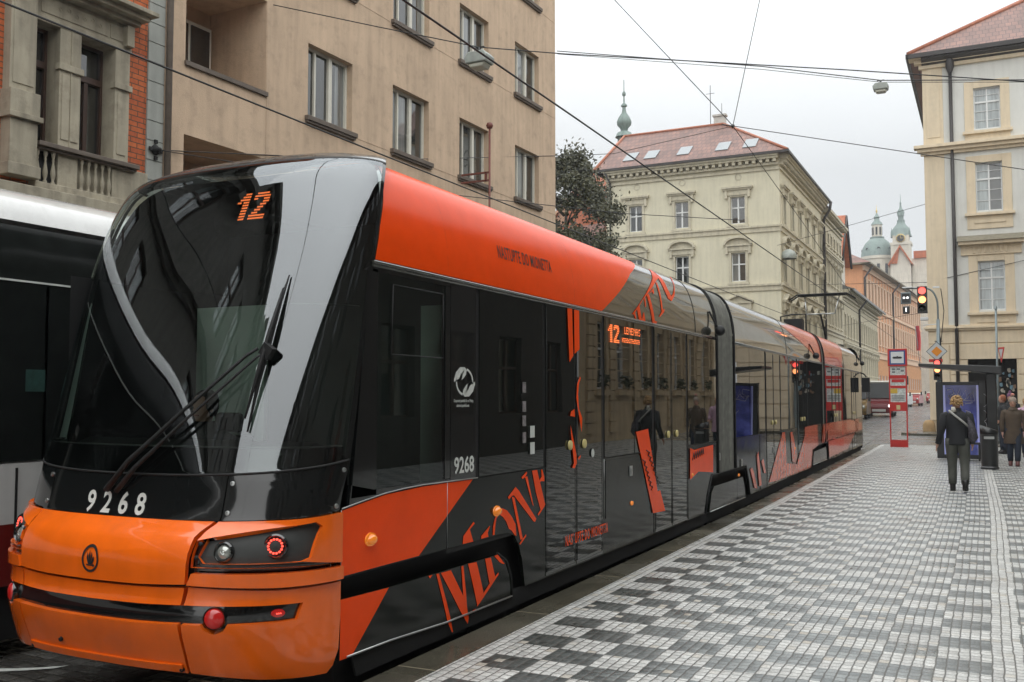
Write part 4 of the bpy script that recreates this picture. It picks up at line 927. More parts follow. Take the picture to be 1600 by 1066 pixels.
# ------------------------------------------------------------------ cream corner building
M_cr=plaster('cream_stucco',(.62,.58,.44),.05,.10,.15,20,.08); M_crt=PM('cream_trim_stucco',(.55,.505,.385),.85,var=.08,streak=.2,dirt=.25)
M_crd=PM('weathered_lead_ledge',(.20,.18,.13),.7,var=.2); M_wf=PM('white_window_paint',(.66,.67,.66),.45)
M_tile=roof_mat('red_clay_tiles',(.225,.11,.08),(.15,.078,.06),.3,.36); M_pipe=PM('dark_downpipe',(.035,.03,.028),.5)
def pediment(par,x,z,w,kind,mat):
    mb=MB()
    mb.box(x-w/2,x+w/2,-.22,.0,z,z+.10); mb.box(x-w/2+.08,x+w/2-.08,-.12,.0,z-.32,z)
    for s in (-1,1): mb.box(x+s*(w/2-.2)-.08,x+s*(w/2-.2)+.08,-.18,.0,z-.5,z-.0)
    if kind=='tri':
        mb.prism([(x-w/2,z+.1),(x-w/2,z+.17),(x,z+.62),(x+w/2,z+.17),(x+w/2,z+.1),(x,z+.5)],'y',-.3,0); mb.prism([(x-w/2,z+.1),(x,z+.5),(x+w/2,z+.1)],'y',-.1,0)
    elif kind=='arc':
        P=[(x+w/2*math.cos(a),z+.1+.52*math.sin(a)) for a in arr(0,PI,12)]; Q=[(x+w*.42*math.cos(a),z+.1+.40*math.sin(a)) for a in arr(PI,0,12)]
        mb.prism(P+Q,'y',-.3,0); mb.prism([(x+w*.42*math.cos(a),z+.1+.40*math.sin(a)) for a in arr(0,PI,12)],'y',-.1,0)
    else: mb.box(x-w/2-.05,x+w/2+.05,-.3,0,z+.1,z+.22)
    return mb.build('pediment',mat,par)
def surround(mb,x,z,w,h,t=.17,y=-.06):
    mb.box(x-w/2-t,x-w/2,y,.02,z-.12,z+h+t); mb.box(x+w/2,x+w/2+t,y,.02,z-.12,z+h+t); mb.box(x-w/2,x+w/2,y,.02,z+h,z+h+t); mb.box(x-w/2-t-.06,x+w/2+t+.06,y-.08,.02,z-.22,z-.10)
def classical(par,L,cols,rows,zE,wallmat,trim,w,styles,extra=(),oculi=None,strings=(),winstyle='cross',pane=None,wall_left=0.,dent=True,dep=.24):
    """rows: (z0,h,pedkind)"""
    holes=[(c-w/2,c+w/2,z,z+h) for c in cols for z,h,k in rows]
    mb=MB(); wallholes(mb,wall_left,L,-.3,zE,holes,dep); mb.build('wall',wallmat,par)
    tr=MB()
    for c in cols:
        for z,h,k in rows:
            surround(tr,c,z,w,h); window(par,c-w/2,z,w,h,winstyle,M_wf,pane,y=dep-.04)
            if k: pediment(par,c,z+h+.42,w+.95,k,trim)
    for z,p,hh in strings: tr.box(wall_left,L,-p*.5,.02,z-hh,z); tr.box(wall_left,L,-p,.02,z,z+.12)
    tr.build('window_surrounds',trim,par)
    cn=MB(); z=zE-1.0
    cn.box(wall_left,L,-.10,.02,z,z+.14)
    if dent:
        n=int((L-wall_left)/.42)
        for i in range(n): a=wall_left+(i+.25)*(L-wall_left)/n; cn.box(a,a+.2,-.42,.0,z+.46,z+.66)
    cn.box(wall_left,L,-.22,.02,z+.30,z+.45); cn.box(wall_left,L,-.5,.02,z+.66,z+.80); cn.box(wall_left,L,-.62,.02,z+.80,z+1.0)
    return cn.build('cornice',trim,par)
cream=thing('corner_building','cream four storey corner building with a red tiled hipped roof and pedimented windows','building',(-23.2,61.3,0))
rows=[(12.78,1.75,'flat'),(9.05,1.85,'arc'),(5.3,1.9,'tri')]
classical(cream,11.65,[2.1,5.29,9.0],rows,17.05,M_cr,M_crt,.92,None,strings=((12.42,.16,.3),(8.68,.16,.3),(4.6,.2,.4)))
LM=Matrix.Translation((11.65,0,0))@Matrix.Rotation(R(90),4,'Z')
classical(cream,17.0,[1.3+2.92*k for k in range(6)],rows,17.05,M_cr,M_crt,.92,None,strings=((12.42,.16,.3),(8.68,.16,.3),(4.6,.2,.4)))
LM=None
mb=MB(); 
for x in (2.2,5.35,9.05): 
    mb.lathe([(.24,-.005),(.17,-.05),(.17,-.01)],(x,0,15.8),n=20,axis='y')
o_=mb.build('vent_surround',M_crt,cream)
mb=MB()
for x in (2.2,5.35,9.05): mb.lathe([(.17,.02),(.0005,.02)],(x,0,15.8),n=20,axis='y')
mb.build('vent',M_und,cream)
# roof: hipped
ze=17.08; zr=20.7
def quad_roof(par,x0,x1,y0,y1,ze,zr,rx0,rx1,ry0,ry1,mat,matside,ov=.65):
    X0,X1,Y0_,Y1=x0-ov,x1+ov,y0-ov,y1+ov
    mb=MB(); mb.poly([(X0,Y0_,ze),(X1,Y0_,ze),(rx1,ry0,zr),(rx0,ry0,zr)]); 
    o=mb.build('roof',mat,par)
    mb=MB(); mb.poly([(X0,Y1,ze),(X1,Y1,ze),(rx1,ry1,zr),(rx0,ry1,zr)]); mb.poly([(X0,Y0_,ze),(X0,Y1,ze),(rx0,ry1,zr),(rx0,ry0,zr)]); mb.poly([(X1,Y0_,ze),(X1,Y1,ze),(rx1,ry1,zr),(rx1,ry0,zr)]); mb.poly([(rx0,ry0,zr),(rx1,ry0,zr),(rx1,ry1,zr),(rx0,ry1,zr)])
    mb.build('roof_slope',matside,par)
    mb=MB(); mb.box(X0,X1,Y0_-.08,Y0_+.03,ze-.12,ze+.03); mb.box(X1-.03,X1+.08,Y0_-.08,Y1,ze-.12,ze+.03); mb.box(X0-.08,X0+.03,Y0_-.08,Y1,ze-.12,ze+.03); mb.build('gutter',M_pipe,par)
    mb=MB()
    for a,b in (((X1,Y0_,ze),(rx1,ry0,zr)),((X0,Y0_,ze),(rx0,ry0,zr)),((rx0,ry0,zr),(rx1,ry0,zr)),((rx1,ry0,zr),(rx1,ry1,zr))): mb.tube([Vector(a)+Vector((0,0,.03)),Vector(b)+Vector((0,0,.03))],.10,6)
    mb.build('ridge_tiles',PM('orange_ridge_tiles',(.36,.12,.06),.6,var=.3,vs=4),par)
    return o
M_tileS=roof_mat('red_clay_tiles_side',(.225,.11,.08),(.15,.078,.06),.3,.36,1)
rf=quad_roof(cream,0,11.65,0,17,ze,zr,-.3,7.0,4.6,13.,M_tile,M_tileS)
def slope(x,k): return Vector((x,-.65+5.25*k,ze+(zr-ze)*k))
for x in (1.5,3.0,5.3,7.9,9.7):
    mb=MB(); k=.18; p=slope(x,k); n=Vector((0,-(zr-ze),5.25)).normalized(); mb.face([mb.vert(q+n*.06) for q in (slope(x-.42,k),slope(x+.42,k),slope(x+.42,k+.22),slope(x-.42,k+.22))])
    f=mb.build('skylight',PM('skylight_glass',(.20,.22,.23),.15),rf,solid=.06)
mb=MB(); mb.box(6.3,7.1,4.7,5.1,20.2,21.35); mb.box(6.22,7.18,4.62,5.18,21.35,21.48); mb.build('chimney',PM('pale_chimney',(.5,.48,.44),.8,var=.15),cream)
mb=MB(); mb.tube([(6.1,4.6,20.5),(6.1,4.6,23.6)],.025,5); mb.tube([(5.8,4.6,23.0),(6.4,4.6,23.0)],.018,4); mb.tube([(6.9,4.6,21.4),(6.9,4.6,22.2)],.02,5); mb.build('aerial',M_pipe,cream)
mb=MB(); mb.tube([(0.35,-.18,0),(0.35,-.18,16.2),(0.1,-.6,16.9)],.07,8); mb.tube([(11.65+.18,17.0,0),(11.83,17.0,15.6),(12.3,17.0,16.4),(12.4,17.0,17.0)],.11,8); mb.build('downpipe',M_pipe,cream)
# second cream house
c2=thing('town_house','narrow cream town house with rows of small windows beyond the cream corner building','building',(-11.55,78.6,0),R(90))
classical(c2,11.2,[1.2+1.75*k for k in range(6)],[(14.2,.8,None),(11.0,1.7,'flat'),(7.6,1.8,'flat'),(4.3,1.8,None)],16.6,plaster('pale_cream_stucco',(.60,.55,.42)),M_crt,.75,None,strings=((13.6,.14,.25),(7.0,.16,.3)),dent=False)
mb=MB(); mb.poly([(0,-.6,16.65),(11.2,-.6,16.65),(11.2,4.5,19.6),(0,4.5,19.6)]); mb.build('roof',M_tile,c2)
mb=MB(); mb.box(0,11.2,.3,9,0,16.5); mb.build('rear_wall',_mc['pale_cream_stucco'],c2)
mb=MB(); 
for a in (3.0,9.6): mb.box(a,a+.9,2.5,3.3,17.5,20.8)
mb.build('chimney',_mc['pale_chimney'],c2)
# white gabled house
c3=thing('gabled_house','white house with a dark edged orange gable above the low cream house','building',(-12.2,91.5,0),R(90))
M_wp=plaster('white_stucco',(.62,.58,.50))
mb=MB(); mb.prism([(0,0),(5.5,0),(5.5,14.6),(0,14.6)],'y',0,8)
mb.prism([(0,14.6),(5.5,14.6),(2.75,18.3)],'y',0,8); mb.build('wall',M_wp,c3)
mb=MB(); mb.poly([(-.4,-.5,14.1),(-.4,8,14.1),(2.75,8,18.6),(2.75,-.5,18.6)]); mb.poly([(5.9,-.5,14.1),(5.9,8,14.1),(2.75,8,18.6),(2.75,-.5,18.6)]); mb.build('roof_slope',PM('orange_tiles',(.42,.13,.06),.65,var=.3,vs=3),c3,solid=.15)
mb=MB(); 
for k in (-.5,):
    mb.tube([(-.45,-.55,14.0),(2.75,-.55,18.6),(5.95,-.55,14.0)],.12,5)
mb.build('verge',M_pipe,c3)
# low grey-cream house
c4=thing('low_house','low cream house with a grey metal eave in front of the orange palace','building',(-11.55,89.9,0),R(90))
classical(c4,29.5,[1.3+2.1*k for k in range(14)],[(7.2,1.9,None),(3.9,1.9,'flat'),(.9,1.8,None)],11.3,plaster('olive_cream_stucco',(.52,.47,.34)),M_crt,.85,None,strings=((6.6,.14,.25),),dent=False)
mb=MB(); mb.poly([(0,-.9,11.3),(29.5,-.9,11.3),(29.5,4.5,13.6),(0,4.5,13.6)]); mb.poly([(0,-.9,11.3),(0,4.5,13.6),(0,4.5,11)]); mb.box(0,29.5,-1.0,-.85,11.1,11.32); mb.build('roof',PM('grey_metal_roof',(.16,.17,.17),.45,var=.2),c4)
mb=MB(); mb.box(0,29.5,.3,8,0,11.2); mb.build('rear_wall',_mc['olive_cream_stucco'],c4)
mb=MB(); mb.tube([(10.6,-.2,0),(10.6,-.2,10.2),(10.6,-.9,11.1)],.1,6); mb.build('downpipe',M_pipe,c4)
# orange palace
org=thing('palace','long salmon orange palace with pale pilaster strips and a deep eave, down the street','building',(-13,119,0),R(90-3.4))
M_or=plaster('salmon_stucco',(.62,.30,.155),.05,.1); M_ol=plaster('pale_salmon_trim',(.66,.47,.33),.05,.1); M_ob=plaster('ochre_base_stucco',(.55,.27,.12),.08,.15)
cols=[1.6+2.35*k for k in range(22)]
holes=[(c-.5,c+.5,z,z+h) for c in cols for z,h in ((12.9,2.7),(8.2,2.9),(2.6,1.7))]
mb=MB(); wallholes(mb,0,52,7.2,17.3,holes,.25); mb.poly([(0,0,0),(0,9,0),(0,9,17.3),(0,0,17.3)]); 
mb.poly([(52,0,0),(52,9,0),(52,9,17.3),(52,0,17.3)]); mb.build('wall',M_or,org)
mb=MB(); wallholes(mb,0,52,0,6.35,holes,.25); mb.build('base_wall',M_ob,org)
mb=MB(); mb.box(0,52,-.12,.02,6.35,7.2); mb.box(0,52,-.25,.02,7.1,7.25); mb.box(0,52,-.2,.02,12.1,12.5); mb.box(0,52,-.25,.02,16.5,17.3)
for c in cols:
    for z,h in ((12.9,2.7),(8.2,2.9)): surround(mb,c,z,1.0,h,.16,-.08)
    mb.box(c+.88,c+1.42,-.07,.02,7.25,12.1); mb.box(c+.88,c+1.42,-.07,.02,12.5,16.5)
mb.build('pilasters',M_ol,org)
for c in cols:
    for z,h in ((12.9,2.7),(8.2,2.9),(2.6,1.7)): window(org,c-.5,z,1.0,h,'cross',M_wf,y=.12)
mb=MB(); mb.poly([(-.8,-1.0,17.3),(29,-1.0,17.3),(29,4.,20.),(3.5,4.,20.)]); mb.poly([(-.8,-1.0,17.3),(3.5,4.,20.),(-.8,9,17.3)]); mb.poly([(29,-1.,17.3),(52,-.6,17.3),(52,4,19.4),(29,4,20)]); mb.build('roof',M_tile,org)
mb=MB(); mb.box(-.8,29,-1.05,.0,17.12,17.3); mb.box(29,52,-.6,.0,17.15,17.3); mb.box(-.8,0,-1,9,17.12,17.3); mb.build('eave',M_crd,org)
mb=MB(); mb.tube([(.2,-.2,0),(.2,-.2,15.6),(.9,-1,17)],.12,6); mb.tube([(21.9,-.2,0),(21.9,-.2,15.8),(22.6,-1,17)],.12,6); mb.build('downpipe',M_pipe,org)
# gable beyond the palace and red roof
c5=thing('gabled_house','pale house with a small steep red gable left of the red signal, far away','building',(-14.6,175,0))
mb=MB(); mb.prism([(0,0),(3.2,0),(3.2,24.2),(1.6,27.0),(0,24.2)],'y',0,12); mb.box(3.3,7,2,12,0,25.2); mb.build('wall',M_wp,c5); mb=MB(); mb.prism([(-.4,24.0),(1.6,27.4),(3.6,24.0),(3.35,24.0),(1.6,26.9),(-.1,24.0)],'y',-.5,12); mb.prism([(-.2,24.2),(1.5,26.8),(1.1,24.2)],'y',-.3,-.1); mb.box(3.6,7.3,1.6,12,25.2,26.4); mb.build('roof',_mc['orange_tiles'],c5)
c6=thing('town_house','brown stone house closing the street beside the right-hand corner','building',(-14,214,0))
mb=MB(); holes=[(1.2+2.4*k,2.3+2.4*k,z,z+1.9) for k in range(8) for z in (2,6,10,14)]; wallholes(mb,0,22,0,18,holes,.3); mb.build('wall',PM('brown_stucco',(.30,.24,.17),.85,var=.1),c6)
for h in holes: window(c6,h[0],h[2],1.1,1.9,'cross',M_wf,PND,y=.2)
mb=MB(); mb.poly([(-.5,-.6,18),(22.5,-.6,18),(22.5,5,22),(-.5,5,22)]); mb.build('roof',_mc['orange_tiles'],c6)
# red roofed house behind the tree
c7=thing('town_house','house with a steep orange tiled gable behind the dark tree','building',(-36,75,0))
mb=MB(); mb.prism([(0,0),(7.6,0),(7.6,18.4),(6.1,20.9),(3.0,17.6),(0,15.5)],'y',0,9); mb.build('wall',plaster('peach_stucco',(.50,.30,.20)),c7)
mb=MB(); mb.poly([(7.75,-.3,18.2),(6.1,-.3,21.1),(6.1,9,21.1),(7.75,9,18.2)]); mb.poly([(6.1,-.3,21.1),(0,-.3,13.),(0,9,13.),(6.1,9,21.1)]); mb.poly([(2,-.35,12.5),(6.1,-.35,21.0),(7.6,-.35,18.2),(7.6,-.35,15.6)]); mb.build('roof',_mc['orange_tiles'],c7)
mb=MB(); mb.poly([(0,-3.5,12.0),(7.6,-3.5,12.4),(7.7,-.36,16.2),(0,-.36,15.6)]); mb.build('lower_roof',M_tile,c7)
# ------------------------------------------------------------------ right-hand building
rb=thing('corner_building','white and cream corner building with a dark downpipe and shop opening behind the tram shelter','building',(-2.70,53,0))
M_rw=plaster('white_wall_stucco',(.62,.62,.58),.04,.08,.08,20,.06); M_rc=plaster('cream_band_stucco',(.66,.555,.40),.05,.12,.1,20,.12)
win=[(2.35,15.1,1.18,2.1),(2.30,10.95,1.18,2.45),(2.30,5.98,1.2,2.45)]
C2=[(2.35+5.2*k) for k in range(3)]
holes=[(c,c+1.2,z,z+h) for c in C2 for _,z,_,h in win]
SH=(1.78,3.95,-.3,3.6,.9)
mb=MB(); wallholes(mb,.95,16,5.2,19.2,holes,.25); mb.build('wall',M_rw,rb)
mb=MB(); wallholes(mb,0,16,-.3,5.15,[SH,(7,9.2,-.3,3.6,.9)],.9); 
mb.box(0,.95,-.03,.02,5.2,14.0); mb.box(0,.95,-.03,.02,14.5,19.2); mb.box(.18,.8,-.06,0,14.9,18.7)
mb.poly([(0,0,-.3),(0,30,-.3),(0,30,19.2),(0,0,19.2)])
for z in (.55,1.3,2.05,2.8): mb.box(1.02,1.76,-.05,.01,z,z+.69); mb.box(4.0,6.9,-.05,.01,z,z+.69)
mb.box(1.0,6.9,-.05,.01,3.55,4.3); mb.box(.0,16,-.04,.01,4.36,4.95); mb.box(.1,.95,-.06,.01,.5,4.3)
mb.build('base_wall',M_rc,rb,bevel=.012)
mb=MB(); cornice(mb,0,16,5.0,[(.12,.1),(.20,.10),(.10,.08)],0,1); cornice(mb,0,16,14.0,[(.15,.15),(.3,.18),(.45,.16)],0,1); cornice(mb,0,16,18.5,[(.15,.25),(.35,.2),(.6,.18),(.55,.06)],0,1)
for c in C2:
    for z,h,k in ((15.1,2.1,0),(10.95,2.45,1),(5.98,2.45,2)):
        mb.box(c-.42,c-.0,-.04,.01,z-.1,z+h+.35); mb.box(c+1.2,c+1.62,-.04,.01,z-.1,z+h+.35); mb.box(c,c+1.2,-.04,.01,z+h,z+h+.35)
        mb.box(c-.52,c+1.72,-.20,.01,z-.24,z-.10); mb.box(c-.42,c+1.62,-.05,.01,z-.9,z-.24); mb.box(c-.1,c+1.3,-.09,-.04,z-.62,z-.48)
    mb.box(c-.75,c+1.95,-.1,.01,8.75,9.25)
    for q in range(7): mb.box(c-.2+.24*q,c-.1+.24*q,-.14,-.09,8.85,9.2)
    mb.box(c-.85,c+2.05,-.4,.01,9.25,9.42)
mb.build('mouldings',M_rc,rb,bevel=.01)
mb=MB()
for c in C2: mb.prism([(-.5,9.42),(0,9.42),(0,9.75)],'x',c-.9,c+2.1)
mb.build('hood_cover',M_crd,rb)
for c in C2:
    for _,z,_,h in win: window(rb,c,z,1.2,h,'casement',M_wf,PNL,y=.2)
mb=MB(); mb.tube([(1.32,-.12,-.2),(1.32,-.12,18.2)],.085,8); mb.lathe([(.1,0),(.2,.3),(.2,.7)],(1.32,-.22,18.1),n=10); mb.build('downpipe',M_pipe,rb)
mb=MB(); mb.box(-.66,16.7,-.72,-.6,18.98,19.2); mb.box(-.72,-.6,-.72,30,18.98,19.2); mb.prism([(-.6,18.9),(0,18.6),(0,19.1),(-.6,19.1)],'x',0,16);mb.build('gutter',M_pipe,rb)
mb=MB(); mb.poly([(-.66,-.66,19.2),(16,-.66,19.2),(16,6.5,24.5),(7.4,6.5,24.5)]); mb.poly([(-.66,-.66,19.2),(7.4,6.5,24.5),(7.4,30,24.5),(-.66,30,19.2)]); mb.build('roof',M_tile,rb)
mb=MB(); mb.tube([(-.6,-.6,19.25),(7.4,6.5,24.55)],.13,6); mb.build('ridge_tiles',_mc['orange_ridge_tiles'],rb)
M_dark=PM('dark_interior',(.012,.011,.010),.8,var=.5,vs=2)
mb=MB(); mb.box(1.78,3.95,.88,3.0,-.3,3.6); mb.build('shop_interior',M_dark,rb)
for k in range(26):
    mb=MB(); x=2.9+rnd.random()*1.0; z=1.9+rnd.random()*1.2; s=.06+rnd.random()*.08; mb.prism([(x,z),(x+s,z+.02),(x+s*1.1,z-s*1.4),(x+s*.4,z-s*1.7),(x-.02,z-s*.9)],'y',.70,.72)
    mb.build('hanging_ware',[PM('pale_ware',(.45,.42,.36),.6,var=.3),PM('blue_ware',(.16,.28,.36),.6),PM('brown_ware',(.22,.13,.08),.6)][k%3],rb)
for x,c in ((3.0,(.35,.03,.03)),(2.55,(.35,.36,.32))):
    mb=MB(); mb.box(x,x+.13,.3,.34,2.85,3.05); mb.build('small_notice',PM('notice%d'%int(x*10),c,.5),rb)
bo=thing('stone_bollard','worn round ochre guard stone at the foot of the cream corner','guard stone',(-2.75,52.75,-.25))
mb=MB(); mb.lathe([(.30,0),(.30,.45),(.26,.62),(.18,.74),(.0005,.78)],n=14); mb.build('stone',PM('ochre_stone',(.32,.21,.10),.8,var=.2),bo)
# ------------------------------------------------------------------ church
M_cop=PM('verdigris_copper',(.19,.25,.225),.6,var=.18,vs=.4,streak=.3); M_ch=PM('church_stone',(.56,.51,.42),.85,var=.12,vs=.3); M_gold=PM('gilding',(.6,.42,.12),.3,metal=.8)

dm=thing('church_dome','green copper church dome with a lantern and gold finial, left of the clock tower','dome',(-28.9,304,0))
mb=MB(); mb.lathe([(5.2,0),(5.2,33),(5.35,33.2),(5.35,34.2),(4.9,34.4),(4.9,42.0),(5.3,42.2),(5.3,43.)],n=32); mb.build('drum',M_ch,dm,sharp=30)
mb=MB(); mb.lathe([(5.1,42.9),(4.95,44.2),(4.5,45.8),(3.7,47.2),(2.6,48.2),(2.1,48.5),(2.2,48.7),(2.2,49.0)],n=32); mb.build('dome',M_cop,dm,sharp=40)
for k in range(8):
    a=R(45*k+10); mb=MB(Matrix.Rotation(a,4,'Z')); mb.lathe([(.0005,-.1),(.42,-.05),(.5,.1)],(4.75,0,45.0),n=12,axis='x'); mb.build('dome_window',M_und,dm)
for k in range(12):
    a=R(30*k+8); mb=MB(Matrix.Rotation(a,4,'Z')); mb.box(4.85,4.98,-.45,.45,36,40.5); mb.build('drum_window',M_und,dm)
mb=MB(); mb.lathe([(1.55,48.9),(1.55,52.6),(1.75,52.8)],n=16); ln=mb.build('lantern',M_ch,dm,sharp=30)
for k in range(8):
    mb=MB(Matrix.Rotation(R(45*k),4,'Z')); mb.box(1.5,1.6,-.28,.28,49.6,51.9); mb.build('lantern_window',M_und,ln)
mb=MB(); mb.lathe([(1.85,52.7),(1.5,53.4),(.9,54.0),(.75,54.6),(1.0,55.0),(.5,55.6),(.25,56.2)],n=16); mb.build('lantern_roof',M_cop,dm,sharp=40)
mb=MB(); mb.lathe([(.12,56.2),(.3,56.8),(.3,57.0),(.08,57.4),(.04,58.8)],n=8); mb.build('finial',M_gold,dm)
dm.scale=(.92,.92,1)
ct=thing('clock_tower','pale church clock tower with a green onion spire and a red louvred window','tower',(-21.9,300,0))
mb=MB(); mb.box(-2.6,2.6,-2.6,2.6,0,45.4); mb.box(-2.9,2.9,-2.9,2.9,45.4,46.1); mb.box(-2.75,2.75,-2.75,2.75,38.6,39.2)
for sx in (-1,1): mb.box(sx*2.35-.35,sx*2.35+.35,-2.8,-2.5,39.2,45.4)
mb.box(-2.2,2.2,-2.4,2.4,46.1,48.2); mb.prism([(2.2*math.cos(a)*1.0,46.1+2.2*math.sin(a)) for a in arr(0,PI,10)],'y',-2.75,-2.2); mb.build('shaft',M_ch,ct)
mb=MB(); mb.prism([(-.8,40.4),(.8,40.4),(.8,43.2)]+[(.8*math.cos(a),43.2+.8*math.sin(a)) for a in arr(0,PI,8)][1:],'y',-2.72,-2.58); mb.build('louvre_window',PM('red_louvre',(.38,.08,.05),.7),ct)
mb=MB(); mb.lathe([(1.15,-2.9),(1.15,-3.0),(.0005,-3.02)],(0,0,47.2),n=24,axis='y'); ck=mb.build('clock_face',M_und,ct)
mb=MB(); mb.lathe([(1.25,2.85),(1.25,3.0),(1.08,3.02)],(0,0,0),n=24,axis='y'); mb.v=[Vector((v.x,-v.y,v.z+47.2)) for v in mb.v]; mb.build('clock_rim',M_gold,ck)
mb=MB(); mb.box(-.05,.05,-3.06,-3.03,47.2,48.1); mb.box(-.05,.6,-3.06,-3.03,47.15,47.25)
for k in range(12): a=R(30*k); x,z=.92*math.cos(a),.92*math.sin(a); mb.box(x-.06,x+.06,-3.06,-3.03,47.2+z-.06,47.2+z+.06)
mb.build('clock_hands',M_gold,ck)
mb=MB(); mb.lathe([(3.1,48.0),(2.9,48.6),(2.6,49.0),(2.55,50.0),(2.2,50.6),(1.35,51.6),(1.1,52.3),(1.15,52.6),(1.15,52.9)],n=8,a0=R(22.5),a1=R(382.5)); mb.lathe([(.75,52.9),(.75,54.2)],n=8); mb.lathe([(1.0,54.2),(.9,54.5),(1.05,55.1),(.85,55.8),(.4,56.4),(.2,57.5),(.3,57.9),(.1,58.4),(.05,60.6)],n=12); mb.build('onion_spire',M_cop,ct,sharp=35)
for sx in (-2.4,2.4): 
    mb=MB(); mb.lathe([(.3,48.2),(.3,49.0),(.12,49.8),(.05,50.4)],(sx,-2.4,0),n=8); mb.build('corner_urn',M_cop,ct)
for x in (-41.5,-37.0,-33.2):
    pass
tr=thing('roof_turret','small green copper turret with an onion top rising behind the cream building roof','turret',(-28.55,80,0))
mb=MB(); 
for k in range(8): a=R(45*k+22); mb.box(.5*math.cos(a)-.07,.5*math.cos(a)+.07,.5*math.sin(a)-.07,.5*math.sin(a)+.07,22,24.9)
mb.lathe([(.42,18),(.42,23.4)],n=12); mb.build('turret_posts',M_cop,tr)
mb=MB(); mb.lathe([(.80,24.7),(.62,25.1),(.30,25.25),(.36,25.5),(.62,25.8),(.66,26.1),(.5,26.5),(.22,26.9),(.14,27.4),(.28,27.5),(.28,27.6),(.08,27.8),(.05,28.4),(.16,28.5),(.16,28.7),(.04,28.9),(.03,29.9)],n=16); mb.build('onion_top',M_cop,tr,sharp=50)
# ------------------------------------------------------------------ tree
def leaf_mat(name,a,b):
    m=bpy.data.materials.new(name); nb=NB(m); o=nb.obj(); g=nb.n('NewGeometry')
    f=nb.ramp(nb.noise(o,1.1,3),.3,.7); c=nb.mix(f,(*a,1),(*b,1)); c=nb.mix(nb.m('MULTIPLY',g.outputs['Random Per Island'],.6),c,(b[0]*1.5,b[1]*1.2,b[2],1))
    nb.bsdf(c,.55); return m
M_leaf=leaf_mat('tree_leaves',(.016,.022,.010),(.050,.054,.018)); M_barkk=PM('tree_bark',(.05,.04,.03),.9,var=.3,bump=.4)
tree=thing('tree','dark leafy tree between the beige building and the cream corner building','tree',(-20.7,48,0))
mb=MB(); mb.tube([(0,0,-.3),(.1,0,4),(0,.1,8),(.2,0,12)],[.32,.26,.18,.07],8)
limbs=[]
for k in range(14):
    a=rnd.random()*2*PI; z=5+k*.6; L=2.6-.07*k; e=Vector((L*math.cos(a),L*math.sin(a),z+1.6)); mb.tube([(0.05,0,z),(e.x*.5,e.y*.5,z+.9),tuple(e)],[.09,.05,.015],5); limbs.append(e)
mb.build('trunk',M_barkk,tree)
mb=MB()
clumps=[]
for e in limbs: clumps.append((e,1.0))
for k in range(66):
    a=rnd.random()*2*PI; z=6+rnd.random()*8.6; rr=(2.7 if z<12 else 2.7*(15.2-z)/3.2+.4)*(.55+.5*rnd.random()); clumps.append((Vector((rr*math.cos(a),rr*math.sin(a),z)),.45+.45*rnd.random()))
for c,s in clumps:
    for q in range(int(520*s)):
        d=Vector((rnd.gauss(0,1),rnd.gauss(0,1),rnd.gauss(0,.8))); p=c+d*.42*s; 
        u=Vector((rnd.gauss(0,1),rnd.gauss(0,1),rnd.gauss(0,1))).normalized(); v=u.orthogonal().normalized(); L=.07+.06*rnd.random()
        mb.face([mb.vert(p-u*L),mb.vert(p+v*L*.55),mb.vert(p+u*L),mb.vert(p-v*L*.55)])
mb.build('crown',M_leaf,tree,recalc=False)
# ------------------------------------------------------------------ street furniture
M_pole=PM('grey_steel_pole',(.20,.24,.25),.45,metal=.3,var=.1); M_ink=PM('black_steel',(.010,.011,.011),.35,coat=.3,var=.2)
M_red=PM('red_enamel',(.50,.025,.02),.35,var=.08); M_paper=PM('timetable_paper',(.60,.63,.60),.5,var=.35,vs=22); M_wsgn=PM('white_enamel',(.66,.68,.68),.35); M_blue=PM('blue_enamel',(.02,.07,.24),.4)
st=thing('stop_sign','red framed tram stop post with a timetable panel standing at the platform end','stop sign',(-2.78,35.2,0))
mb=MB(); 
for x in (-.285,.245): mb.box(x,x+.04,-.03,.03,0,2.72)
mb.box(-.245,.245,-.035,.035,0,.24); mb.box(-.245,.245,-.035,.035,1.22,1.52); mb.box(-.245,.245,-.03,.03,2.32,2.44); mb.build('frame',M_red,st)
mb=MB(); mb.box(-.31,.31,-.06,.06,2.74,3.34); hd_=mb.build('sign_box',M_red,st,bevel=.01)
mb=MB(); mb.box(-.25,.25,-.066,-.06,2.80,3.28); mb.build('sign_ring',M_blue,hd_)
mb=MB(); mb.box(-.205,.205,-.071,-.066,2.845,3.235); mb.build('sign_face',M_wsgn,hd_)
mb=MB(); mb.box(-.13,.13,-.075,-.071,3.00,3.07); mb.box(-.15,-.10,-.075,-.071,3.02,3.05); mb.box(-.02,.02,-.075,-.071,3.07,3.09); mb.box(.1,.15,-.075,-.071,3.02,3.05); mb.build('tram_symbol',M_ink,hd_)
mb=MB(); mb.box(-.245,.245,-.02,.02,2.44,2.74); mb.box(-.245,.245,-.02,.02,2.0,2.32); mb.box(-.245,.245,-.02,.02,1.52,2.0); ps=mb.build('timetable_panel',M_paper,st)
mb=MB(); 
for x,z in ((-.18,2.62),(-.02,2.62),(-.18,2.52),(.1,2.56)): mb.box(x,x+.1,-.026,-.02,z,z+.05)
for k in range(4): mb.box(-.2,.2,-.026,-.02,1.58+.05*k,1.60+.05*k)
mb.build('timetable_print',PM('grey_print',(.12,.13,.14),.5),ps)
mb=MB(); mb.box(-.24,-.02,-.027,-.02,1.82,1.98); mb.build('yellow_notice',PM('yellow_paper',(.62,.42,.06),.5),ps)
mb=MB(); mb.box(-.24,.24,-.03,-.02,1.995,2.08); mb.box(-.2,.2,-.03,-.02,2.2,2.3); mb.build('red_band',M_red,ps)
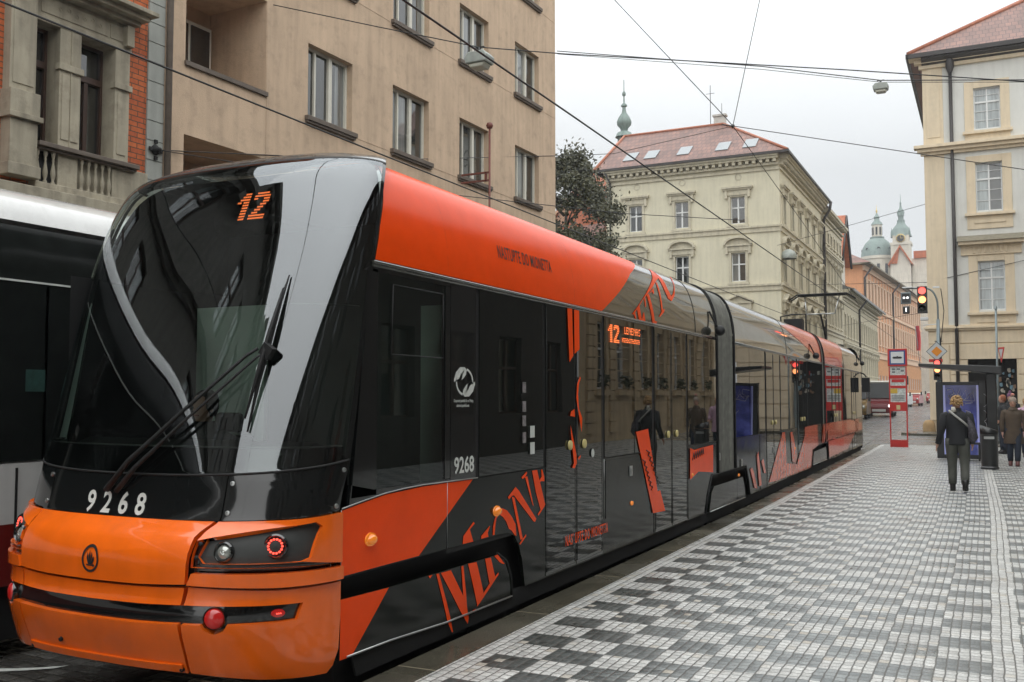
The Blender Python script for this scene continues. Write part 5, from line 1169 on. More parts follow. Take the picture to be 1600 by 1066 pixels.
mb=MB(); mb.box(-.06,.06,-.045,-.035,1.27,1.42); mb.build('yellow_plate',PM('pale_yellow_plate',(.6,.5,.25),.5),st)
# tram shelter
sh=thing('tram_shelter','black steel tram shelter with a sloping roof and a blue poster case','shelter',(-.7,29,0))
mb=MB(); mb.prism([(-.97,2.52),(-.97,2.60),(1.0,2.50),(1.0,2.30)],'y',-1.35,.2); mb.build('roof',M_ink,sh,bevel=.01)
mb=MB(); mb.box(.62,.88,-.14,.14,0,2.34); mb.build('post',M_ink,sh,bevel=.02)
mb=MB(); mb.box(-.62,-.44,-.08,.08,.03,2.12); mb.box(.44,.62,-.08,.08,.03,2.12); mb.box(-.44,.44,-.08,.08,2.03,2.12); mb.box(-.44,.44,-.08,.08,.03,.14); case=mb.build('poster_case',M_ink,sh,bevel=.01)
def poster_mat():
    m=bpy.data.materials.new('blue_poster'); nb=NB(m); o=nb.obj(); X=nb.xyz(o)
    f=nb.ramp(nb.noise(o,2.4,4,.6),.35,.65); c=nb.mix(f,(.012,.02,.16,1),(.16,.20,.75,1)); g=nb.ramp(X[2],.2,1.9,0,1); c=nb.mix(nb.m('MULTIPLY',g,.6),c,(.02,.015,.06,1))
    e=nb.m('GREATER_THAN',nb.m('ABSOLUTE',X[0]),.385); c=nb.mix(e,c,(.45,.48,.9,1)); nb.bsdf(c,.15,emit=c,es=.16,coat=.5); return m
mb=MB(); mb.box(-.44,.44,-.05,.03,.14,2.03); mb.build('poster',poster_mat(),case)
mb=MB()
def scrib(P): mb.tube([(x,-.056,z) for x,z in P],.008,4)
scrib([(-.33,1.90),(-.20,1.93),(-.16,1.80),(-.30,1.72),(-.10,1.70),(-.03,1.92),(.02,1.70),(.12,1.90),(.16,1.66),(.30,1.88),(.34,1.60),(.05,1.62),(-.25,1.58),(-.30,1.75)])
scrib([(-.22,1.66),(-.05,1.78),(.08,1.62),(.22,1.78),(.28,1.55),(.1,1.52)]); scrib([(.0,1.3),(.12,1.15),(.05,1.0),(.2,.95)]); scrib([(.1,1.35),(.22,1.3),(.3,1.1)])
mb.build('graffiti',PM('pale_scribble',(.7,.7,.75),.5),case)
mb=MB(); 
for r0,z in ((.17,1.62),(.14,1.2),(.12,.92)): mb.tube([(.56+r0*math.cos(a)*.5,-.09,z+r0*math.sin(a)) for a in arr(-PI/2,PI/2,10)],.006,4)
mb.build('graffiti',_mc['pale_scribble'],case)
mb=MB(); mb.box(-.35,.62,-.55,-.2,.44,.49); mb.box(-.25,-.2,-.4,-.35,0,.44); mb.box(.4,.45,-.4,-.35,0,.44); mb.build('bench',M_ink,sh,bevel=.01)
bn=thing('litter_bin','tall round black litter bin with a slanted lid beside the shelter','litter bin',(-.03,25.6,0))
mb=MB(); mb.lathe([(.20,0),(.205,.05),(.185,.07),(.185,.80),(.20,.82),(.20,.84)],n=24); mb.build('body',M_ink,bn,sharp=40)
mb=MB(); mb.lathe([(.20,.84),(.20,.88)],n=24); mb.v=[Vector((v.x,v.y,v.z+(.10-.35*v.x if v.z>.86 else .02))) for v in mb.v]; mb.face(list(range(24,48))); mb.build('lid',M_ink,bn)
mb=MB(); mb.box(-.11,.11,-.192,-.16,.72,.78); mb.build('slot',M_si,bn)
# signal mast
def lamp_head(par,x,y,z,w,lights,n=3,back=None):
    mb=MB(); mb.box(x-w/2,x+w/2,y-.02,y+.22,z-w*.98*n/2,z+w*.98*n/2); h=mb.build('signal_head',M_ink,par,bevel=.02)
    for k in range(n):
        c=z+w*.98*(n/2-.5-k); mb=MB(); mb.lathe([(w*.38,.02),(w*.36,.03),(.0005,.045)],(0,0,0),n=20,axis='y'); mb.v=[Vector((v.x+x,y-v.y,v.z+c)) for v in mb.v]; mb.build('lens',lights[k],h,sharp=60)
        mb=MB(); mb.lathe([(w*.43,0),(w*.43,.20)],n=16,axis='y',a0=R(10),a1=R(170)); mb.v=[Vector((v.x+x,y-abs(v.y),c+abs(v.z))) for v in mb.v]; mb.build('visor',M_ink,h)
    return h
M_ron=PM('lit_red_signal',(.5,.1,.08),.4,emit=(1,.10,.08),es=2.6); M_aon=PM('lit_amber_signal',(.6,.3,.1),.4,emit=(1,.34,.13),es=3.2); M_off=PM('dark_signal_lens',(.012,.016,.012),.15,coat=.6)
M_won=PM('lit_white_signal',(.8,.8,.8),.4,emit=(1,1,1),es=2.)
sm=thing('signal_mast','curved grey traffic signal mast carrying a red and amber signal and a priority road sign','traffic signal',(-1.5,35.2,0))
mb=MB(); mb.tube([(0,0,0),(0,0,2.2),(.02,0,4.3)],[.075,.07,.055],10); P=[(.0,0,3.2)]+[(.02,0,4.2)]+[(.02-.36+.36*math.cos(a),0,4.75+.62*math.sin(a)) for a in arr(0,PI/2,8)]+[(-.95,0,5.40)]; mb.tube(P,.03,8); mb.build('mast',M_pole,sm)
mb=MB(); mb.tube([(.09,-.02,2.2),(.08,-.02,3.6),(.03,-.02,3.9)],.025,6); mb.box(-.1,.14,-.03,.03,3.55,3.58); mb.build('cable_duct',M_ink,sm)
lamp_head(sm,-.45,-.1,4.98,.31,[M_ron,M_aon,M_off]); lamp_head(sm,-.03,-.28,2.60,.23,[M_ron,M_aon,M_off])
mb=MB(); mb.box(-.12,.09,-.02,.02,5.36,5.42); mb.box(-1.08,-.75,-.1,.05,5.40,5.44); mb.build('arm_lamp',M_wsgn,sm,bevel=.01)
mb=MB(); mb.box(-1.13,-.80,-.06,.0,4.86,5.26); tb=mb.build('tram_signal',M_pole,sm,bevel=.02)
mb=MB(); mb.box(-1.09,-.84,-.075,-.06,4.91,5.21); mb.build('tram_signal_face',M_ink,tb)
mb=MB(); 
for x in (-1.02,-.91): mb.lathe([(.035,.08),(.0005,.085)],(0,0,0),n=12,axis='y'); 
mb.v=[Vector((v.x+(-1.02 if i<24 else -.91),-v.y,v.z+5.07)) for i,v in enumerate(mb.v)]; mb.build('tram_signal_lamp',M_won,tb)
mb=MB(); mb.box(-1.07,-.85,-.12,.02,4.52,4.78); ob_=mb.build('number_signal',M_ink,sm,bevel=.03); mb=MB(); mb.box(-.975,-.945,-.13,-.12,4.59,4.72); mb.build('number_lamp',M_won,ob_)
def diamond(mb,x,z,r,y): mb.face([mb.vert((x,y,z-r)),mb.vert((x+r,y,z)),mb.vert((x,y,z+r)),mb.vert((x-r,y,z))])
mb=MB(); mb.prism([(-.04,3.22-.33),(.29,3.22),(-.04,3.22+.33),(-.37,3.22)],'y',-.13,-.12); sg_=mb.build('priority_sign',PM('dark_blue_edge',(.03,.06,.09),.5),sm)
mb=MB(); diamond(mb,-.04,3.22,.305,-.134); mb.build('sign_field',PM('sign_white',(.50,.53,.53),.4),sg_)
mb=MB(); diamond(mb,-.04,3.22,.17,-.138); mb.build('sign_centre',PM('sign_amber',(.72,.26,.02),.4),sg_)
mb=MB(); mb.box(-.28,.14,-.26,-.24,2.86,2.96); mb.build('signal_backboard',M_red,sm)
mb=MB(); mb.tube([(0.06,0,4.15),(-.45,0,4.12)],.018,6); mb.box(-.52,-.28,-.2,.1,4.28,4.38); mb.build('detector_camera',M_wsgn,sm,bevel=.03)
# yield sign post
yp=thing('yield_sign','thin grey post with a narrow red triangle seen almost edge-on, behind the shelter','road sign',(.34,46,0))
mb=MB(); mb.tube([(0,0,-.2),(0,0,5.5)],.045,8); mb.lathe([(.07,5.45),(.05,5.55),(.0005,5.6)],n=8); mb.build('post',M_pole,yp)
Mx=Matrix.Translation((.16,-.08,0))@Matrix.Rotation(R(-68),4,'Z')
mb=MB(Mx); mb.prism([(-.33,3.8),(.33,3.8),(0,3.15)],'y',-.01,.01); q=mb.build('sign_edge',M_red,yp); mb=MB(Mx); mb.prism([(-.2,3.72),(.2,3.72),(0,3.32)],'y',-.016,.016); mb.build('sign_field',_mc['sign_white'],q)
# small far things: van, yellow van, parked cars
def vehicle(name,label,cat,x,y,rz,body,roofm,w,h,L,lamp=True):
    v=thing(name,label,cat,(x,y,gz(y)),rz)
    mb=MB(); P=[(0,.35),(-.02,.75),(.12,.95),(.85,1.18),(1.35,h-.25),(1.75,h-.06),(L-.3,h),(L,h-.25),(L,.35)]
    mb.prism([(a,b) for a,b in P if b<=1.5]+[(L,1.5),(1.02,1.5)][:0] if False else [(0,.3),(-.03,.75),(.1,1.0),(.85,1.22),(1.0,1.45),(L,1.45),(L,.3)],'x',-w/2,w/2); mb.build('body',body,v,bevel=.08)
    mb=MB(); mb.prism([(.95,1.45),(1.55,h-.1),(L-.1,h-.1),(L,1.45)],'x',-w/2+.04,w/2-.04); mb.build('cabin',roofm,v,bevel=.08)
    mb=MB(); mb.prism([(1.42,h-.12),(1.8,h),(L-.2,h),(L-.02,h-.12)],'x',-w/2+.02,w/2-.02); mb.build('roof',PM('cream_vehicle_roof',(.55,.53,.46),.4),v,bevel=.05)
    mb=MB(); mb.poly([(-w/2+.14,.92,1.49),(w/2-.14,.92,1.49),(w/2-.2,1.40,h-.2),(-w/2+.2,1.40,h-.2)]); mb.build('windscreen',PM('dull_windscreen',(.02,.024,.024),.12,ior=1.35),v)
    for sx in (-1,1):
        mb=MB(); mb.lathe([(.0005,-.06),(.12,-.05),(.13,0)],(sx*(w/2-.22),.02,.86),n=14,axis='y'); mb.build('headlight',M_won if lamp and sx>0 else M_lens,v)
        mb=MB(); mb.box(sx*(w/2+.06),sx*(w/2+.22),.9,1.0,1.3,1.75) if sx>0 else mb.box(-w/2-.22,-w/2-.06,.9,1.0,1.3,1.75); mb.build('mirror',M_ink,v)
        for yy in (.85,L-1.0): mb=MB(); mb.lathe([(.18,-.12),(.34,-.1),(.34,.1),(.18,.12),(.0005,.1)],(sx*(w/2-.12),yy,.34),n=18,axis='x'); mb.build('wheel',M_mb,v)
        mb=MB(); mb.poly([(sx*(w/2-.03),1.6,1.5),(sx*(w/2-.03),L-.3,1.5),(sx*(w/2-.045),L-.4,h-.4),(sx*(w/2-.035),1.8,h-.4)]); mb.build('side_window',M_sg,v)
    mb=MB(); mb.box(-.5,.5,-.06,-.02,.42,.62); mb.build('number_plate',M_wsgn,v)
    return v
vehicle('minibus','maroon and cream minibus with a lit headlight driving towards the stop','minibus',-7.75,80,R(2),PM('maroon_paint',(.16,.010,.014),.35,coat=.1,spec=.3),PM('cream_side_paint',(.30,.28,.23),.4),2.05,2.85,6)
vehicle('van','yellow and dark van at the rear end of the orange tram, left of the minibus','van',-8.85,74,R(2),PM('yellow_paint',(.20,.12,.02),.35,var=.8,vs=3),PM('dark_van_side',(.04,.04,.04),.3),1.7,2.5,4.4,False)
for k,(x,y,c,l) in enumerate(((-9.2,118,(.45,.46,.45),'silver car parked far down the street beyond the stop sign'),(-8.6,128,(.30,.02,.02),'dark red car parked far down the street before the orange palace'),(-7.3,150,(.35,.03,.03),'red car parked under the end of the orange palace'),(-9.4,108,(.5,.5,.5),'white car parked nearest the stop sign in the far row'))):
    vehicle('parked_car',l,'car',x,y,R(-4),PM('car_paint%d'%k,c,.3,coat=.6),M_sg,1.75,1.6,4.1,False)['group']='cars parked far down the street'
# far signals and flags
fs=thing('traffic_signal','small dark traffic signal post in front of the orange palace','traffic signal',(-6.4,90,gz(90)))
mb=MB(); mb.tube([(0,0,0),(0,0,3.6)],.06,6); mb.build('post',M_pole,fs); lamp_head(fs,0,-.1,2.9,.26,[M_off]*3)
for x,y,z,c,l in ((-8.75,150,10.4,(.45,.02,.03),'red and white flag hanging on the orange palace'),(-7.2,152,10.2,(.03,.03,.10),'dark blue flag hanging on the orange palace')):
    fl=thing('flag',l,'flag',(x,y,z),0,'flags on the orange palace'); mb=MB(); mb.tube([(0,0,-5),(-.6,0,1.4)],.05,5); mb.build('pole',M_pole,fl)
    mb=MB(); mb.grid(lambda u,v:Vector((-.6+.1*v+u*(.5+.15*math.sin(v*3)),.12*math.sin(u*6+v),1.4-v*3.6)),arr(0,1,6),arr(0,1,8)); mb.build('cloth',PM('flag%d'%int(-x*100),c,.8),fl)
# ------------------------------------------------------------------ hung lamps
def hung(label,x,y,z):
    l=thing('hanging_street_lamp',label,'street lamp',(x,y,z),0,'lamps hung over the street')
    mb=MB(); mb.prism([(-.20,.0),(-.22,.12),(-.15,.20),(.15,.20),(.22,.12),(.20,.0)],'y',-.16,.16); mb.build('housing',PM('grey_green_housing',(.32,.35,.32),.5,var=.2),l,bevel=.02)
    mb=MB(); mb.prism([(-.17,0),(.17,0),(.12,-.075),(-.12,-.075)],'y',-.13,.13); mb.build('glass',PM('pale_lamp_glass',(.50,.50,.42),.2),l,bevel=.02)
    mb=MB(); mb.tube([(0,0,.2),(0,0,.3)],.03,6); mb.box(-.1,.1,-.02,.02,.29,.31); mb.build('hanger',M_ink,l)
    return l
hung('grey hanging street lamp over the tram roof, before the beige building',-7.78,14.4,7.48)
hung('grey hanging street lamp alone in the sky left of the white corner building',-2.66,30,10.80)
l3=thing('street_lamp','small pale lamp head on the far catenary above the pantograph','street lamp',(-11.2,62,10.4)); mb=MB(); mb.lathe([(.5,0),(.55,.15),(.4,.45),(.15,.6),(.0005,.6)],n=14); mb.build('housing',_mc['grey_green_housing'],l3)
# ------------------------------------------------------------------ wires
M_wire=PM('dark_wire',(.015,.015,.015),.6)
def wire(label,P,r=.009,sag=0.,name='overhead_wire'):
    out=[]
    for a,b in zip(P,P[1:]):
        a,b=Vector(a),Vector(b)
        for k in range(8): t=k/8; q=a.lerp(b,t); q.z-=sag*4*t*(1-t); out.append(q)
    out.append(Vector(P[-1])); mb=MB(); mb.tube(out,r,5); return tag(mb.build(name,M_wire),label,'wire','overhead wires')
wire('thick contact wire over the orange tram running to its pantograph',[(-4.74,-12,5.5),(-4.74,11.4,5.36),(-4.80,33.5,5.20),(-5.3,60,5.4),(-7,140,6.2)],.012)
wire('contact wire over the white tram, passing in front of the beige and brick buildings',[(-7.88,-12,5.35),(-7.88,11.5,5.27),(-8.0,40,5.3),(-9,120,6.)],.012)
wire('span wire carrying the lamp before the beige building',[(-13.4,14.4,9.75),(-9.91,14.4,8.52),(-7.79,14.4,7.79),(-6.31,14.6,7.50),(-2.0,16.5,7.15),(.5,17.2,6.8),(5.95,18.6,6.2)],.010)
wire('long span wire carrying the lamp in the sky',[(-13.15,30,13.69),(-6.14,30,12.06),(-2.66,30,11.10),(1.5,30,10.5),(6.5,30,10.4)],.016)
wire('second strand of the long span wire',[(-13.15,30.05,13.60),(-6.14,30.05,11.98),(-2.66,30.05,11.06),(1.5,30.05,10.45),(6.5,30.05,10.35)],.010)
wire('sky wire slanting down from the top left to the wire joint',[(-11.9,30,16.5),(-11.02,30,15.11),(-7.37,30,10.67),(-7.07,30,10.28)],.014)
wire('sky wire dropping steeply from the top to the wire joint',[(-5.9,30,15.5),(-6.17,30,14.2),(-7.07,30,10.28)],.012)
wire('wire from the joint to the right over the white corner building',[(-7.07,30,10.28),(1.02,30,8.03),(7,30,6.6)],.013)
wire('wire from the joint down past the cream side facade',[(-7.07,30,10.28),(-7.0,42,9.2),(-6.5,60,6.6)],.013)
wire('thin wire from the wall rosette to the wire clamp in the sky',[(-12.4,11.6,5.86),(-12.3,18,7.1),(-11.9,30,9.9),(-11.06,30,9.85),(-7.07,30,10.28)],.010)
wire('low wire crossing the beige wall below the first windows',[(-12.4,11.55,5.86),(-9.5,14.6,5.5),(-6.9,19.2,5.62),(-4.8,21,5.6)],.008)
wire('thin far span wire before the church',[(-11.5,60,11.0),(-2.7,52.9,11.5)],.014); wire('thin far span wire above the red signal',[(-11.5,72,9.8),(-2.7,53,7.5),(2,52.9,8.4)],.014)
wire('faint far span wire above the palace base',[(-11.6,90,8.0),(-2.7,60,6.6)],.014)
wire('drop cable hanging behind the signal mast',[(-1.38,35.4,5.36),(-1.30,35.4,4.6),(-1.40,35.3,3.6)],.014)
j=thing('wire_joint','dark wire clamp where the sky wires meet','wire joint',(-7.07,30,10.28)); mb=MB(); mb.lathe([(.0005,-.07),(.05,-.04),(.06,.03),(.0005,.08)],n=8); mb.tube([(0,0,0),(-.35,0,.1)],.02,5); mb.build('clamp',M_ink,j)
# ------------------------------------------------------------------ people
M_skin=PM('skin',(.48,.27,.19),.55,var=.06); 
def skinned(name,joints,edges,mat,par,root=0,sub=2):
    me=bpy.data.meshes.new(name); me.from_pydata([j[0] for j in joints],edges,[]); me.materials.append(mat)
    o=bpy.data.objects.new(name,me); COL.objects.link(o); o.parent=par
    md=o.modifiers.new('skin','SKIN'); md.use_smooth_shade=True
    for i,j in enumerate(joints):
        v=me.skin_vertices[0].data[i]; r=j[1]; v.radius=r if isinstance(r,tuple) else (r,r); v.use_root=(i==root)
    s=o.modifiers.new('sub','SUBSURF'); s.levels=sub; s.render_levels=sub
    return o
def person(label,loc,rz,h,P,mats,hand_detail=True):
    """faces +Y at rz=0.  P: dict with feet etc. in a 1.75 m figure"""
    p=thing('person',label,'person',loc,rz); k=h/1.75; p.scale=(k,k,k)
    fl,fr=P['footL'],P['footR']; kl,kr=P['kneeL'],P['kneeR']; el,er=P['elbL'],P['elbR']; hl,hr=P['handL'],P['handR']
    J=[((0,0,.98),(.15,.11)),((0,0,1.15),(.13,.10)),((0,0,1.36),(.12,.07)),((0,.0,1.49),(.055,.055)),((0,.015,1.56),(.05,.055)),
       ((-.09,0,.88),(.05,.05)),(kl,(.03,.03)),((fl[0],fl[1],fl[2]+.09),(.04,.04)),((fl[0],fl[1]+.13,fl[2]+.03),(.04,.03)),
       ((.09,0,.88),(.05,.05)),(kr,(.03,.03)),((fr[0],fr[1],fr[2]+.09),(.04,.04)),((fr[0],fr[1]+.13,fr[2]+.03),(.04,.03)),
       ((-.17,0,1.40),(.035,.035)),(el,(.03,.03)),(hl,(.027,.027)),((.17,0,1.40),(.035,.035)),(er,(.03,.03)),(hr,(.027,.027))]
    E=[(0,1),(1,2),(2,3),(3,4),(0,5),(5,6),(6,7),(7,8),(0,9),(9,10),(10,11),(11,12),(2,13),(13,14),(14,15),(2,16),(16,17),(17,18)]
    for hi,ei,sg in ((15,14,-1),(18,17,1)):
        w=Vector(J[hi][0]); d=(w-Vector(J[ei][0])).normalized(); pc=w+d*.07; J.append((tuple(pc),(.034,.022))); pi=len(J)-1; E.append((hi,pi))
        f=Vector((0,1,0)); f=(f-d*f.dot(d)).normalized()
        for q,(o_,L) in enumerate(((-.027,.065),(-.009,.078),(.009,.074),(.026,.058))):
            b=pc+f*o_+d*.025; m_=b+d*L*.5; t=m_+d*L*.4+Vector((-sg*.018,0,0)); 
            J.append((tuple(b),(.010,.010))); J.append((tuple(m_),(.009,.009))); J.append((tuple(t),(.007,.007))); n=len(J); E+=[(pi,n-3),(n-3,n-2),(n-2,n-1)]
        b=w+d*.03+f*.03; t=b+d*.03+f*.03; u=t+d*.03; J+= [(tuple(b),(.012,.012)),(tuple(t),(.010,.010)),(tuple(u),(.008,.008))]; n=len(J); E+=[(hi,n-3),(n-3,n-2),(n-2,n-1)]
    body=skinned('body',J,E,M_skin,p)
    # head
    mb=MB(); 
    prof=[(.0005,1.515),(.045,1.53),(.062,1.56),(.072,1.60),(.078,1.645),(.078,1.685),(.068,1.725),(.045,1.75),(.0005,1.76)]
    mb.lathe(prof,(0,.02,0),n=18); mb.v=[Vector((v.x*.95,v.y*1.15,v.z)) for v in mb.v]
    mb.lathe([(.0005,0),(.012,-.012),(.016,-.03),(.0005,-.04)],(0,.11,1.645),n=8); 
    for sx in (-1,1): mb.lathe([(.0005,-.012),(.022,0),(.0005,.012)],(sx*.076,.02,1.63),n=8,axis='x')
    hd_=mb.build('head',M_skin,p,sharp=60)
    mb=MB(); 
    for sx in (-1,1): mb.lathe([(.0005,0),(.009,.004),(.0005,.008)],(sx*.028,.102,1.648),n=8,axis='y')
    mb.build('eyes',M_und,hd_); mb=MB(); mb.box(-.022,.022,.100,.108,1.585,1.594); mb.build('mouth',PM('lips',(.35,.10,.09),.5),hd_)
    # clothes
    tr_,ja,sho,hair=mats
    mb=MB()
    for hipx,kn,ft in ((-.09,kl,fl),(.09,kr,fr)):
        mb.tube([(hipx,0,.98),(hipx*1.05,0,.86),(kn[0],kn[1],kn[2]+.18),kn,(kn[0]*.5+ft[0]*.5,kn[1]*.5+ft[1]*.5,(kn[2]+ft[2])*.5+.02),(ft[0],ft[1],ft[2]+.13)],[.118,.118,.10,.082,.076,.068],12)
    mb.loft([((0,0,.86),(.12,.10)),((0,0,.92),(.185,.135)),((0,0,1.02),(.18,.13))],14); mb.build('trousers',tr_,p,merge=.0005)
    mb=MB(); lo=P.get('coat',.86); fl_=P.get('flare',.20)
    mb.loft([((0,0,lo),(fl_,.155)),((0,0,lo+.03),(fl_+.01,.16)),((0,0,1.0),(.195,.15)),((0,0,1.15),(.19,.145)),((0,0,1.30),(.215,.155)),((0,0,1.40),(.21,.14)),((0,0,1.455),(.15,.105)),((0,.005,1.50),(.085,.085)),((0,.01,1.545),(.078,.078))],18)
    for sx,e,hnd in ((-1,el,hl),(1,er,hr)):
        e_,h_=Vector(e),Vector(hnd); mb.tube([(sx*.14,0,1.42),(sx*.205,0,1.40),tuple((Vector((sx*.22,0,1.36))+e_)/2),e,tuple((e_+h_)/2),tuple(h_)],[.07,.082,.075,.064,.056,.05],12)
    j_=mb.build('jacket',ja,p,merge=.0004)
    mb=MB()
    for ft in (fl,fr): mb.loft([((ft[0],ft[1]+.05,ft[2]),(.05,.125)),((ft[0],ft[1]+.05,ft[2]+.05),(.052,.125)),((ft[0],ft[1]+.015,ft[2]+.09),(.05,.085)),((ft[0],ft[1],ft[2]+.14),(.055,.06)),((ft[0],ft[1],ft[2]+.20),(.062,.065))],14)
    mb.build('boots',sho,p,merge=.0005)
    mb=MB(); r0=random.Random(len(label)); kind=P.get('hair','curly')
    if kind=='curly':
        for q in range(170):
            a=r0.random()*2*PI; z=r0.random(); rr=.080*math.sqrt(max(0,1-(z*1.0)**2))+.008+.014*r0.random(); c=Vector((rr*math.cos(a),rr*math.sin(a)*1.15+.005,1.665+z*.105-(.07*r0.random() if math.sin(a)<.3 else 0)))
            s_=.013+.011*r0.random(); mb.lathe([(.0005,-s_),(s_*.8,-s_*.6),(s_,0),(s_*.8,s_*.6),(.0005,s_)],c,n=6)
    elif kind=='hat':
        mb.lathe([(.092,1.665),(.098,1.70),(.092,1.745),(.07,1.785),(.035,1.81),(.0005,1.82)],(0,.015,0),n=18); mb.lathe([(.0005,1.80),(.035,1.815),(.045,1.84),(.035,1.87),(.0005,1.885)],(0,.015,0),n=10)
    else: mb.lathe([(.07,1.58),(.092,1.64),(.095,1.70),(.08,1.75),(.04,1.78),(.0005,1.785)],(0,-.0,0),n=16)
    mb.build('hat' if kind=='hat' else 'hair',hair,p,sharp=80)
    return p
M_jk=PM('black_jacket_cloth',(.014,.015,.017),.8,var=.3,bump=.3,bs=40); M_gt=PM('grey_trouser_cloth',(.085,.088,.075),.85,var=.2,bump=.3,bs=60); M_bt=PM('black_boot_leather',(.012,.011,.010),.45)
M_bl=PM('curly_blond_hair',(.40,.25,.11),.7,var=.45,vs=30); M_brc=PM('brown_coat_cloth',(.085,.062,.042),.85,var=.2,bump=.3,bs=50); M_jn=PM('dark_blue_jeans',(.02,.028,.045),.85,var=.2)
man=person('person with curly blond hair in a black jacket and grey trousers, walking away',(-.545,19.45,0),R(0),1.72,
 dict(footL=(-.10,.10,0),footR=(.12,-.16,.03),kneeL=(-.10,.11,.50),kneeR=(.115,.03,.50),flare=.18,elbL=(-.265,-.05,1.13),handL=(-.335,.02,.88),elbR=(.25,-.05,1.12),handR=(.25,.06,.90)),(M_gt,M_jk,M_bt,M_bl))
mb=MB(); mb.tube([(-.13,-.10,1.50),(-.04,-.158,1.42),(.10,-.172,1.30),(.20,-.12,1.20)],(.02,.02,.02,.02),6); mb.build('bag_strap',PM('pale_strap',(.35,.35,.32),.7),man)
mb=MB(); mb.loft([((.25,-.10,.92),(.05,.08)),((.27,-.12,1.0),(.085,.11)),((.25,-.10,1.18),(.07,.10)),((.20,-.06,1.35),(.03,.04)),((.17,-.03,1.46),(.015,.02))],12); mb.build('shoulder_bag',PM('patterned_bag',(.06,.055,.065),.8,var=.8,vs=28),man)
mb=MB(); mb.loft([((-.05,-.095,1.47),(.05,.03)),((-.05,-.10,1.53),(.04,.035)),((-.055,-.08,1.57),(.03,.02))],8); mb.build('scarf',PM('pale_scarf',(.50,.48,.42),.8),man)
wm=person('person in a long brown coat and knitted hat with a pompom, facing the camera',(.52,27.1,0),R(176),1.66,
 dict(footL=(-.08,.08,0),footR=(.09,-.04,0),kneeL=(-.09,.07,.48),kneeR=(.09,.03,.5),elbL=(-.27,.0,1.12),handL=(-.26,.08,.90),elbR=(.27,.0,1.12),handR=(.26,.05,.88),coat=.58,flare=.235,hair='hat'),(M_jn,M_brc,PM('red_brown_boot',(.10,.03,.025),.5),PM('knitted_hat',(.33,.27,.22),.9,var=.3,vs=40)))
mb=MB(); mb.loft([((0,.02,1.44),(.13,.11)),((0,.03,1.485),(.12,.11)),((0,.0,1.52),(.095,.09))],14,False); mb.build('coat_collar',M_brc,wm)
mb=MB(); mb.lathe([(.0005,1.815),(.04,1.83),(.052,1.86),(.04,1.89),(.0005,1.905)],(0,.015,0),n=10); mb.build('pompom',PM('pink_pompom',(.55,.25,.20),.9,var=.2),wm)
std=dict(footL=(-.09,.0,0),footR=(.09,.02,0),kneeL=(-.09,.03,.50),kneeR=(.09,.03,.50),elbL=(-.28,.0,1.14),handL=(-.22,.14,1.0),elbR=(.28,.0,1.14),handR=(.22,.14,1.0),hair='short')
person('person in a black coat with ginger hair, partly hidden by the shelter post',(.36,32.5,0),R(100),1.74,std,(M_jn,M_jk,M_bt,PM('orange_brown_hair',(.28,.10,.05),.8)))
person('person in a pale pink coat at the right picture edge, behind the hatted walker',(.93,31.0,0),R(200),1.66,dict(std,coat=.6,flare=.23),(M_jn,PM('pale_pink_cloth',(.50,.33,.42),.8),M_bt,M_bl))
person('person in a dark coat with a purple hat, farthest of the group',(.62,36.0,0),R(170),1.78,dict(std,hair='hat'),(M_jn,M_jk,M_bt,PM('purple_hat',(.14,.06,.12),.9)))
dr=person('person in dark clothing sitting in the driver seat behind the windscreen',(-5.18,5.36,.06),R(180),1.7,dict(footL=(-.1,.5,.42),footR=(.1,.5,.42),kneeL=(-.11,.42,.93),kneeR=(.11,.42,.93),elbL=(-.26,.12,1.16),handL=(-.18,.36,1.12),elbR=(.26,.12,1.16),handR=(.18,.36,1.12),hair='short'),(M_jk,M_jk,M_bt,M_und))
# ------------------------------------------------------------------ buildings outside the frame that the glass reflects
op=thing('rusticated_building','cream rusticated street building with window boxes, facing the tram side','building',(6.0,50,0),R(-90))
M_rus=PM('rusticated_cream_stone',(.50,.385,.24),.85,var=.15,vs=1,streak=.3,dirt=.2)
mb=MB(); holes=[(1.2+2.45*k,2.3+2.45*k,2.0,4.5) for k in range(7)]+[(1.2+2.45*k,2.3+2.45*k,z,z+2.1) for k in range(7) for z in (6.6,10.4)]
wallholes(mb,0,18.5,0,15,holes,.3); 
for z in arr(.3,5.1,10): mb.box(0,18.5,-.004,.01,z,z+.03)
mb.build('wall',M_rus,op)
mb=MB(); cornice(mb,0,18.5,5.2,[(.2,.2),(.35,.2)]); cornice(mb,0,18.5,14.2,[(.3,.4),(.7,.4)])
for h in holes: mb.box(h[0]-.18,h[0],-.08,0,h[2]-.1,h[3]+.2); mb.box(h[1],h[1]+.18,-.08,0,h[2]-.1,h[3]+.2); mb.box(h[0]-.25,h[1]+.25,-.2,0,h[2]-.25,h[2]-.05)
for k in range(8):
    for z in arr(.35,4.75,11): mb.box(.35+2.45*k-.28,.35+2.45*k+.28,-.09,.0,z,z+.36)
mb.build('mouldings',M_rus,op)
for h in holes: window(op,h[0],h[2],h[1]-h[0],h[3]-h[2],'cross',M_wf,PN,y=.22)
mb=MB()
for k in range(7):
    for q in range(60):
        c=Vector((1.25+2.45*k+rnd.random()*1.0,-.15-rnd.random()*.15,2.05+rnd.random()*.45)); u=Vector((rnd.gauss(0,1),rnd.gauss(0,1),rnd.gauss(0,1))).normalized()*.08; v=u.orthogonal()*.6; mb.face([mb.vert(c-u),mb.vert(c+v),mb.vert(c+u),mb.vert(c-v)])
mb.build('window_plants',M_leaf,op)
dk=thing('stone_building','dark brown stone building on the platform side behind the camera','building',(6.0,31.4,0),R(-90))
M_dks=PM('sooty_brown_stone',(.05,.042,.033),.85,var=.25,streak=.3)
